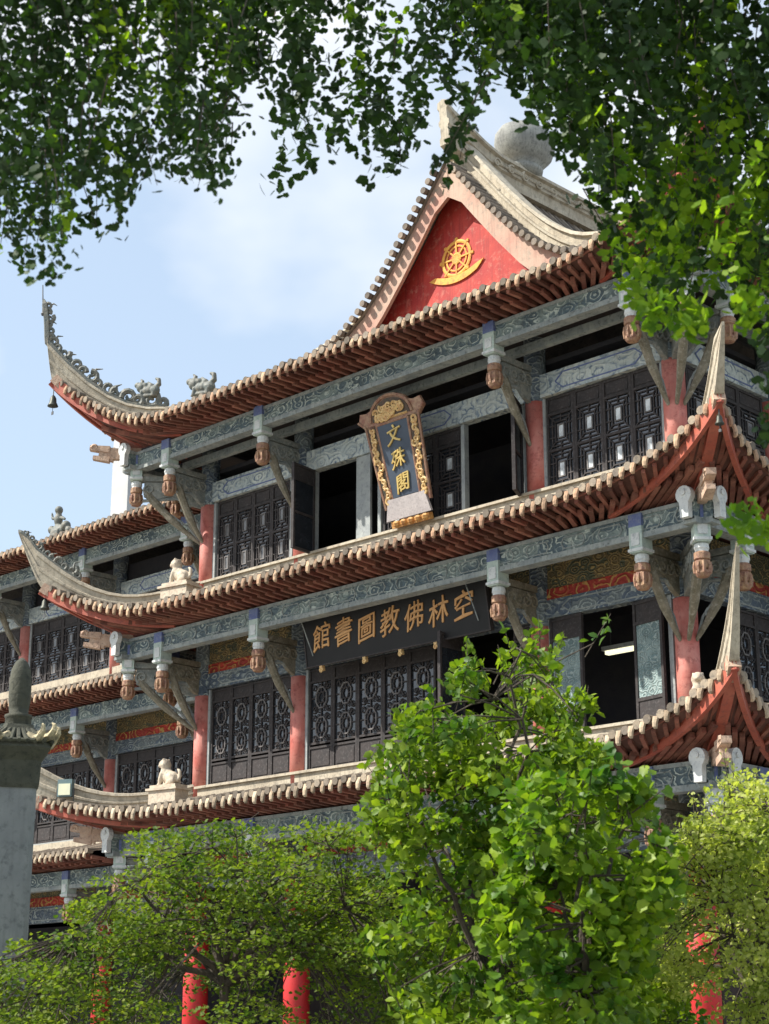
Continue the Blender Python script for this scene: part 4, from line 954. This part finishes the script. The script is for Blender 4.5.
mb = MB(); mb.lathe((0, 0, zt), [(.17, .60), (.15, .66), (.145, .80), (.155, .81), (.155, .84), (.105, .86), (.115, .93), (.125, 1.05), (.125, 1.22), (.11, 1.36), (.07, 1.45), (.02, 1.50)], 16); mb.build('finial', M['stone_mossy'], PIL, True, off=(0, 0, 0))

m, nt, p = nodes('courtyard_paving'); co = N(nt, 'ShaderNodeTexCoord').outputs['Object']
br = N(nt, 'ShaderNodeTexBrick'); br.inputs['Scale'].default_value = 1.0; br.inputs['Mortar Size'].default_value = .012; br.inputs['Color1'].default_value = (.24,.23,.21,1); br.inputs['Color2'].default_value = (.30,.29,.26,1); br.inputs['Mortar'].default_value = (.08,.08,.07,1); nt.links.new(co, br.inputs[0])
nt.links.new(mixc(nt, ramp(nt, noise(nt, co, .7, 5), .35, .7), br.outputs[0], (.15,.15,.13)), p.inputs['Base Color']); p.inputs['Roughness'].default_value = .85
mb = MB(); mb.add([(-400, -400, 0), (400, -400, 0), (400, 400, 0), (-400, 400, 0)], [(0, 1, 2, 3)]); tag(mb.build('ground', m), kind='structure')

# ------------------------------------------------------------------ trees
def leaves_mesh(name, mat, pos, size, nrm_up, shape, parent, hang=0.0, seed=1, curl=.25):
    g_ = np.random.default_rng(seed); n = len(pos)
    if shape == 'fan':
        a = np.radians([-62, -38, -12, 0, 12, 38, 62]); rr_ = np.array([.85, 1, 1.02, .82, 1.02, 1, .85])
        tv = np.array([[0, 0, 0]]+[[math.sin(x)*r, math.cos(x)*r, curl*.25*abs(math.sin(x))] for x, r in zip(a, rr_)]); tf = [(0, i, i+1) for i in range(1, 7)]; tv[:, 1] -= .5
    elif shape == 'ovate':
        tv = np.array([[0, -.5, 0], [.27, -.2, .10*curl*3], [.30, .12, .10*curl*3], [0, .5, -.08], [-.30, .12, .10*curl*3], [-.27, -.2, .10*curl*3], [0, .05, 0]]); tf = [(0,1,6),(1,2,6),(2,3,6),(3,4,6),(4,5,6),(5,0,6)]
    elif shape == 'lobed':
        tv = []
        for k, (a, r) in enumerate(((-140,.30),(-100,.43),(-75,.38),(-45,.5),(-22,.44),(0,.58),(22,.44),(45,.5),(75,.38),(100,.43),(140,.30))):
            tv.append([math.sin(math.radians(a))*r, math.cos(math.radians(a))*r, .1*abs(math.sin(math.radians(a)))])
        tv = np.array([[0, -.05, 0]]+tv); tf = [(0, i, i+1) for i in range(1, 11)]+[(0, 11, 1)]
    else:
        tv = np.array([[0, -.5, 0], [.2, 0, .05], [0, .5, 0], [-.2, 0, .05]]); tf = [(0, 1, 2), (0, 2, 3)]
    nz = g_.normal(size=(n, 3)); nz[:, 2] = np.abs(nz[:, 2])*.6+nrm_up; nz /= np.linalg.norm(nz, axis=1)[:, None]
    ty = g_.normal(size=(n, 3)); ty[:, 2] -= hang; ty -= nz*(ty*nz).sum(1)[:, None]; ty /= np.linalg.norm(ty, axis=1)[:, None]
    tx = np.cross(ty, nz); sz = size*g_.uniform(.7, 1.25, n)
    V = pos[:, None, :] + sz[:, None, None]*(tv[None, :, 0, None]*tx[:, None, :]+tv[None, :, 1, None]*ty[:, None, :]+tv[None, :, 2, None]*nz[:, None, :])
    V -= np.array(org(parent)); k = len(tv); F = (np.array(tf)[None]+(np.arange(n)*k)[:, None, None]).reshape(-1, 3)
    me = bpy.data.meshes.new(name); me.vertices.add(n*k); me.vertices.foreach_set('co', V.ravel()); me.loops.add(F.size); me.loops.foreach_set('vertex_index', F.ravel().astype(np.int32))
    me.polygons.add(len(F)); me.polygons.foreach_set('loop_start', np.arange(0, F.size, 3, dtype=np.int32)); me.polygons.foreach_set('loop_total', np.full(len(F), 3, dtype=np.int32)); me.materials.append(mat); me.update(calc_edges=True); me.validate()
    return link(name, me, parent)
def inside(poly, x, y):
    c = False; j = len(poly)-1
    for i in range(len(poly)):
        (xi, yi), (xj, yj) = poly[i], poly[j]
        if (yi > y) != (yj > y) and x < (xj-xi)*(y-yi)/(yj-yi)+xi: c = not c
        j = i
    return c
def limb(mb, a, b, r0, r1, sag=.1, seed=0, n=7, wob=.03):
    g_ = random.Random(seed); a = Vector(a); b = Vector(b); L = (b-a).length; pts = []
    for k in range(n+1):
        q = k/n; p_ = a.lerp(b, q)+Vector((g_.uniform(-1, 1), g_.uniform(-1, 1), g_.uniform(-1, 1)))*L*wob*(0 < k < n)+Vector((0, 0, sag*L*math.sin(q*math.pi))); pts.append(p_)
    mb.tube(pts, [r0+(r1-r0)*k/n for k in range(n+1)], 6, caps=True); return pts
def nearest(pts, p): return min(pts, key=lambda q: (q-p).length)

ML = {'gd': leafmat('ginkgo_leaf_shade_tone', (.02,.05,.009), (.038,.09,.012), (.016,.038,.009), .22),  # backlit shade is put into this darker leaf colour
      'gb': leafmat('ginkgo_leaf_sun_tone', (.10,.21,.012), (.26,.38,.02), (.06,.14,.015), .55),  # same leaf, with sunlight put into a brighter colour
      'mg': leafmat('broad_leaf', (.11,.20,.016), (.26,.34,.028), (.045,.11,.015), .42, .38),
      'mf': leafmat('broad_leaf_glossy', (.12,.23,.018), (.27,.37,.028), (.045,.12,.016), .42, .32),
      'mp': leafmat('maple_leaf', (.10,.17,.022), (.22,.265,.035), (.05,.10,.018), .45, .5),
      'rt': leafmat('small_yellow_leaf', (.36,.41,.10), (.54,.55,.19), (.22,.29,.06), .45, .45)}

# overhanging ginkgoes
LOW = [(-60, 240), (0, 262), (20, 284), (45, 292), (60, 262), (70, 205), (88, 195), (103, 258), (120, 245), (133, 205), (142, 160), (160, 186), (175, 176), (195, 182), (210, 214), (218, 200), (226, 158), (250, 144), (262, 160), (270, 198), (290, 203), (300, 182), (320, 160),
       (345, 168), (352, 190), (375, 198), (385, 193), (395, 166), (410, 172), (420, 150), (435, 188), (455, 190), (468, 172), (475, 118), (500, 102), (520, 92), (530, 118), (545, 135), (560, 152), (575, 178), (590, 178), (600, 208), (612, 250), (620, 290), (640, 325), (655, 322), (670, 325), (700, 318), (715, 318), (730, 290), (745, 312), (769, 330), (830, 360)]
def low(x):
    for (a, ya), (b, yb) in zip(LOW, LOW[1:]):
        if a <= x <= b: return ya+(yb-ya)*(x-a)/(b-a)
    return 200
def thin_(px, py, g_):
    # the crown opens up between the two dense masses
    return 262 < px < 480 and g_.random() < .45
def ginkgo(name, x0, x1, dens, dep, trunk, label, mats, seed, size, top=-170, extra=(), br_y=180):
    g_ = random.Random(seed); root = empty(name, (trunk[0], trunk[1], 0), label=label, cat='tree', group='ginkgo trees hanging over the view')
    wood = MB(); top_z = 13.0
    limb(wood, (trunk[0], trunk[1], 0), (trunk[0], trunk[1], 9), .30, .20, 0, seed, 12, .006); fork = Vector((trunk[0], trunk[1], 8.4))
    heads = []; nb = 7
    for k in range(nb):
        px = x0+(x1-x0)*(k+.5)/nb; p_ = at(px, g_.uniform(-140, 10), g_.uniform(*dep)); heads += limb(wood, fork, p_, .09, .03, .12, seed+k, 10)[3:]
    pos = [[], []]; 
    def cluster(px, py, dp, n, rad, hi):
        c = at(px, py, dp)
        for _ in range(n):
            v = Vector((g_.gauss(0, rad*.5), g_.gauss(0, rad*.5), g_.gauss(0, rad*.55)-.02)); pos[hi].append(c+v)
        q = nearest(heads, c+Vector((0, 0, .4)))
        if g_.random() < .25 and (q-c).length < 1.0: wood.tube([q, q.lerp(c, .5)+Vector((0, 0, .1)), c], [.010, .007, .003], 4)
    for _ in range(int((x1-x0)*dens)):        # drooping sprays: leaves strung along short hanging twigs
        px = g_.uniform(x0, x1); ym = low(px); py = ym+4-(ym-top)*g_.random()**1.1; dp = g_.uniform(*dep)
        if 225 < px < 262 and py > 96 and g_.random() < .95: continue
        if 262 < px < 478 and g_.random() < .76: continue
        if px < 225 and py > ym-110 and g_.random() < .5: continue
        if 140 < px < 165 and 135 < py < 180 and g_.random() < .8: continue
        if 476 < px < 530 and py > 74 and g_.random() < .7: continue
        c = at(px, py, dp); L = g_.uniform(.25, .8); dx = Vector((g_.gauss(0, .22), g_.gauss(0, .22), 1)); dx.normalize()
        hi = 1 if (px > 590 and py > br_y and g_.random() < .55) or (90 < px < 230 and 10 < py < 120 and g_.random() < .35) or g_.random() < .08 else 0  # picks sprays that get the painted sunlit leaf colour
        nl = int(L*46); w_s = g_.uniform(.03, .07)
        for k in range(nl):
            q = k/nl; p_ = c+dx*L*q+Vector((.06*math.sin(q*4+dp*9), .05*math.cos(q*5+dp*7), 0))*q
            r_ = w_s*(.45+.9*q); pos[hi].append(p_+Vector((g_.gauss(0, r_), g_.gauss(0, r_), g_.gauss(0, .03))))
        if g_.random() < .35: wood.tube([c, c+dx*L*.5, c+dx*L], [.002, .004, .006], 3)
    for (ex, ey, er, en, hi) in extra:
        for _ in range(en):
            cluster(ex+g_.uniform(-er, er), ey+g_.uniform(-er, er), g_.uniform(dep[0], dep[0]+.6), 6, .10, hi)
    crown = None
    wood.build('trunk', M['bark'], root)
    for hi, nm in ((0, 'crown'), (1, 'crown')):
        if pos[hi]: 
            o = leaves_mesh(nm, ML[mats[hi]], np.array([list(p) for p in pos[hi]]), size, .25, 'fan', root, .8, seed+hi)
            if hi: o['label'] = 'crown leaves coloured brighter as if sunlit'
    return root
tl = at(-900, 500, 8.5); tr_ = at(1250, 500, 12)
ginkgo('ginkgo_tree', -120, 232, 2.9, (8.4, 10.6), (tl.x, tl.y), 'ginkgo tree with dark hanging leaf sprays in the upper left corner', ('gd', 'gb'), 21, .042)
tm = at(380, -900, 4.5)
ginkgo('ginkgo_tree', 228, 900, 2.9, (9.5, 12.5), (tr_.x, tr_.y), 'ginkgo tree whose green leaves hang over the ridge and fill the upper right corner', ('gd', 'gb'), 43, .054, extra=((762, 515, 14, 10, 1), (745, 522, 10, 5, 1), (768, 345, 10, 4, 0), (775, 430, 20, 14, 0), (690, 318, 14, 14, 1), (655, 300, 15, 14, 1), (752, 310, 14, 10, 1), (785, 380, 25, 12, 0)))

def shrub(name, poly, dep, n_cl, per, rad, size, shape, mat, label, base, seed, up=.5, hang=.2, tw=9, cat='tree', layer=0, branch_r=.035, curl=.25, group=None):
    g_ = random.Random(seed); b = at(*base); root = empty(name, (b.x, b.y, 0), label=label, cat=cat, group=group)
    wood = MB(); pos = []
    xs_ = [p[0] for p in poly]; ys_ = [p[1] for p in poly]; heads = []
    fk = Vector((b.x, b.y, max(.6, b.z)))
    limb(wood, (b.x, b.y, 0), fk, branch_r*1.8, branch_r*1.3, 0, seed)
    for k in range(tw):
        for _ in range(40):
            px = g_.uniform(min(xs_), max(xs_)); py = g_.uniform(min(ys_), min(ys_)+(max(ys_)-min(ys_))*.5)
            if inside(poly, px, py): break
        p_ = at(px, py+8, g_.uniform(dep[0]+.3, dep[1]-.3)); heads += limb(wood, fk, p_, branch_r, branch_r*.25, .06, seed+k, 8)[2:]
    c_ = 0; W_ = max(xs_)-min(xs_)
    while c_ < n_cl:                       # n_cl leafy clumps, each a loose shell of leaves; the dark gaps lie between them
        px = g_.uniform(min(xs_), max(xs_)); py = g_.uniform(min(ys_), max(ys_))
        if not inside(poly, px, py): continue
        c_ += 1; dp = g_.uniform(*dep); c = at(px, py, dp); rc = rad*g_.uniform(.6, 1.35); fl_ = .28 if layer else .8
        q = nearest(heads, c); mid = q.lerp(c, .5)+Vector((0, 0, .05)); wood.tube([q, mid, c], [branch_r*.28, branch_r*.2, .004], 4)
        for _t in range(4):
            e_ = c+Vector((g_.gauss(0, 1), g_.gauss(0, 1), abs(g_.gauss(0, .7))*fl_)).normalized()*rc*.8; wood.tube([mid.lerp(c, .6), e_], [.006, .003], 3)
        for _ in range(int(per*g_.uniform(.6, 1.4)*(rc/rad)**2)):
            v = Vector((g_.gauss(0, 1), g_.gauss(0, 1), g_.gauss(0, 1)+.25)).normalized()*rc*(1-.5*g_.random()**2); v.z *= fl_; pos.append(c+v+Vector((g_.gauss(0, .03), g_.gauss(0, .03), g_.gauss(0, .02))))
    if not layer:
        for _ in range(int(n_cl*.35)):
            for _t in range(30):
                px = g_.uniform(min(xs_), max(xs_)); py = g_.uniform(min(ys_), max(ys_))
                if inside(poly, px, py) and not inside(poly, px+g_.choice((-22, 22, 0)), py-28): break
            c = at(px, py, g_.uniform(*dep)); q = nearest(heads, c); wood.tube([q, q.lerp(c, .5)+Vector((0, 0, .03)), c], [.009, .008, .006], 4); L = g_.uniform(.18, .42)*(rad/.19); dv = Vector((g_.gauss(0, .45), g_.gauss(0, .45), 1)).normalized()
            wood.tube([c-dv*.15, c+dv*L*.5, c+dv*L], [.006, .005, .002], 4)
            for k in range(int(L*36)): pos.append(c+dv*L*k/(L*36)+Vector((g_.gauss(0, .035), g_.gauss(0, .035), g_.gauss(0, .02))))
    wood.build('trunk', M['bark'], root)
    leaves_mesh('crown', ML[mat], np.array([list(p) for p in pos]), size, up, shape, root, hang, seed, curl)
    return root
shrub('broadleaf_tree', [(372, 835), (392, 775), (388, 735), (425, 702), (445, 712), (470, 668), (500, 655), (520, 640), (545, 652), (560, 690), (585, 700), (590, 735), (600, 775), (625, 800), (640, 860), (640, 1060), (395, 1060), (375, 960), (385, 900), (362, 860)],
      (14.3, 16.8), 170, 78, .19, .096, 'ovate', 'mg', 'bright green broadleaf tree standing in front of the middle columns', (500, 1010, 15.5), 5, up=.35)
shrub('broadleaf_tree', [(505, 845), (520, 805), (548, 782), (590, 800), (612, 782), (650, 790), (664, 840), (672, 880), (655, 930), (640, 985), (620, 1060), (500, 1060), (490, 960), (500, 900)],
      (12.7, 14.2), 95, 46, .165, .105, 'lobed', 'mf', 'glossy large-leaved young tree right of centre, in front of the taller green tree', (590, 1020, 13.4), 9, up=.45, tw=7)
shrub('maple_tree', [(95, 905), (108, 872), (150, 842), (195, 830), (240, 826), (285, 838), (330, 832), (365, 850), (380, 880), (400, 930), (420, 1060), (330, 1060), (318, 1000), (285, 985), (262, 1060), (212, 1060), (205, 985), (172, 972), (150, 1060), (-40, 1060), (-40, 965), (25, 940), (70, 925)],
      (16.2, 19.2), 320, 92, .32, .052, 'lobed', 'mp', 'feathery green maple spreading low in front of the left columns', (225, 985, 17.5), 13, up=1.0, tw=14, layer=1, branch_r=.04)
shrub('small_leaf_tree', [(672, 860), (690, 822), (715, 800), (745, 790), (800, 785), (850, 820), (850, 1060), (735, 1060), (728, 995), (692, 990), (650, 1000), (640, 960), (640, 930), (668, 905)],
      (16.0, 18.5), 185, 100, .21, .058, 'ovate', 'rt', 'pale yellow-green small-leaved tree at the lower right edge', (760, 1015, 17.2), 17, up=.5, tw=9)
shrub('low_shrub', [(395, 960), (460, 930), (560, 950), (640, 975), (700, 990), (690, 1080), (380, 1080)], (17.0, 18.5), 80, 60, .26, .11, 'ovate', 'mg', 'low dark green shrub between the trees in front of the hall', (540, 1030, 17.8), 23, up=.5, tw=5, cat='shrub')

# ------------------------------------------------------------------ light
SEL, SAZ = R(45), R(38)                    # elevation; azimuth measured from the facade normal towards its left
sd_ = Vector((-math.sin(SAZ)*math.cos(SEL), -math.cos(SAZ)*math.cos(SEL), math.sin(SEL)))
sl = bpy.data.lights.new('sun', 'SUN'); sl.energy = 4.9; sl.angle = R(.53); sl.color = (1, .95, .87); so = bpy.data.objects.new('sun', sl); COL.objects.link(so); so.rotation_euler = sd_.to_track_quat('Z', 'Y').to_euler()
w_ = bpy.data.worlds.new('World'); sc.world = w_; w_.use_nodes = True; nt = w_.node_tree; bg = nt.nodes['Background']
sky = nt.nodes.new('ShaderNodeTexSky'); sky.sky_type = 'NISHITA'; sky.sun_disc = False; sky.sun_elevation = SEL; sky.sun_rotation = math.atan2(sd_.x, sd_.y); sky.air_density = 1.0; sky.dust_density = 1.5; sky.ozone_density = 1.0
tc = nt.nodes.new('ShaderNodeTexCoord'); cl = noise(nt, tc.outputs['Generated'], 3.2, 5, (1, 1, 1.6), .5)
cf = ramp(nt, cl, .46, .70)
hz_ = mixc(nt, .52, sky.outputs[0], (3.5, 4.15, 4.75)); cc = mixc(nt, cf, hz_, (5.0, 5.1, 5.2))
mul = nt.nodes.new('ShaderNodeMath'); mul.operation = 'MULTIPLY'; 
nt.links.new(cc, bg.inputs[0]); bg.inputs[1].default_value = .15
sc.view_settings.view_transform = 'Standard'; sc.view_settings.look = 'None'; sc.view_settings.gamma = 1; sc.view_settings.use_curve_mapping = False; sc.view_settings.exposure = 0.62
sc.cycles.use_denoising = True; sc.cycles.max_bounces = 6
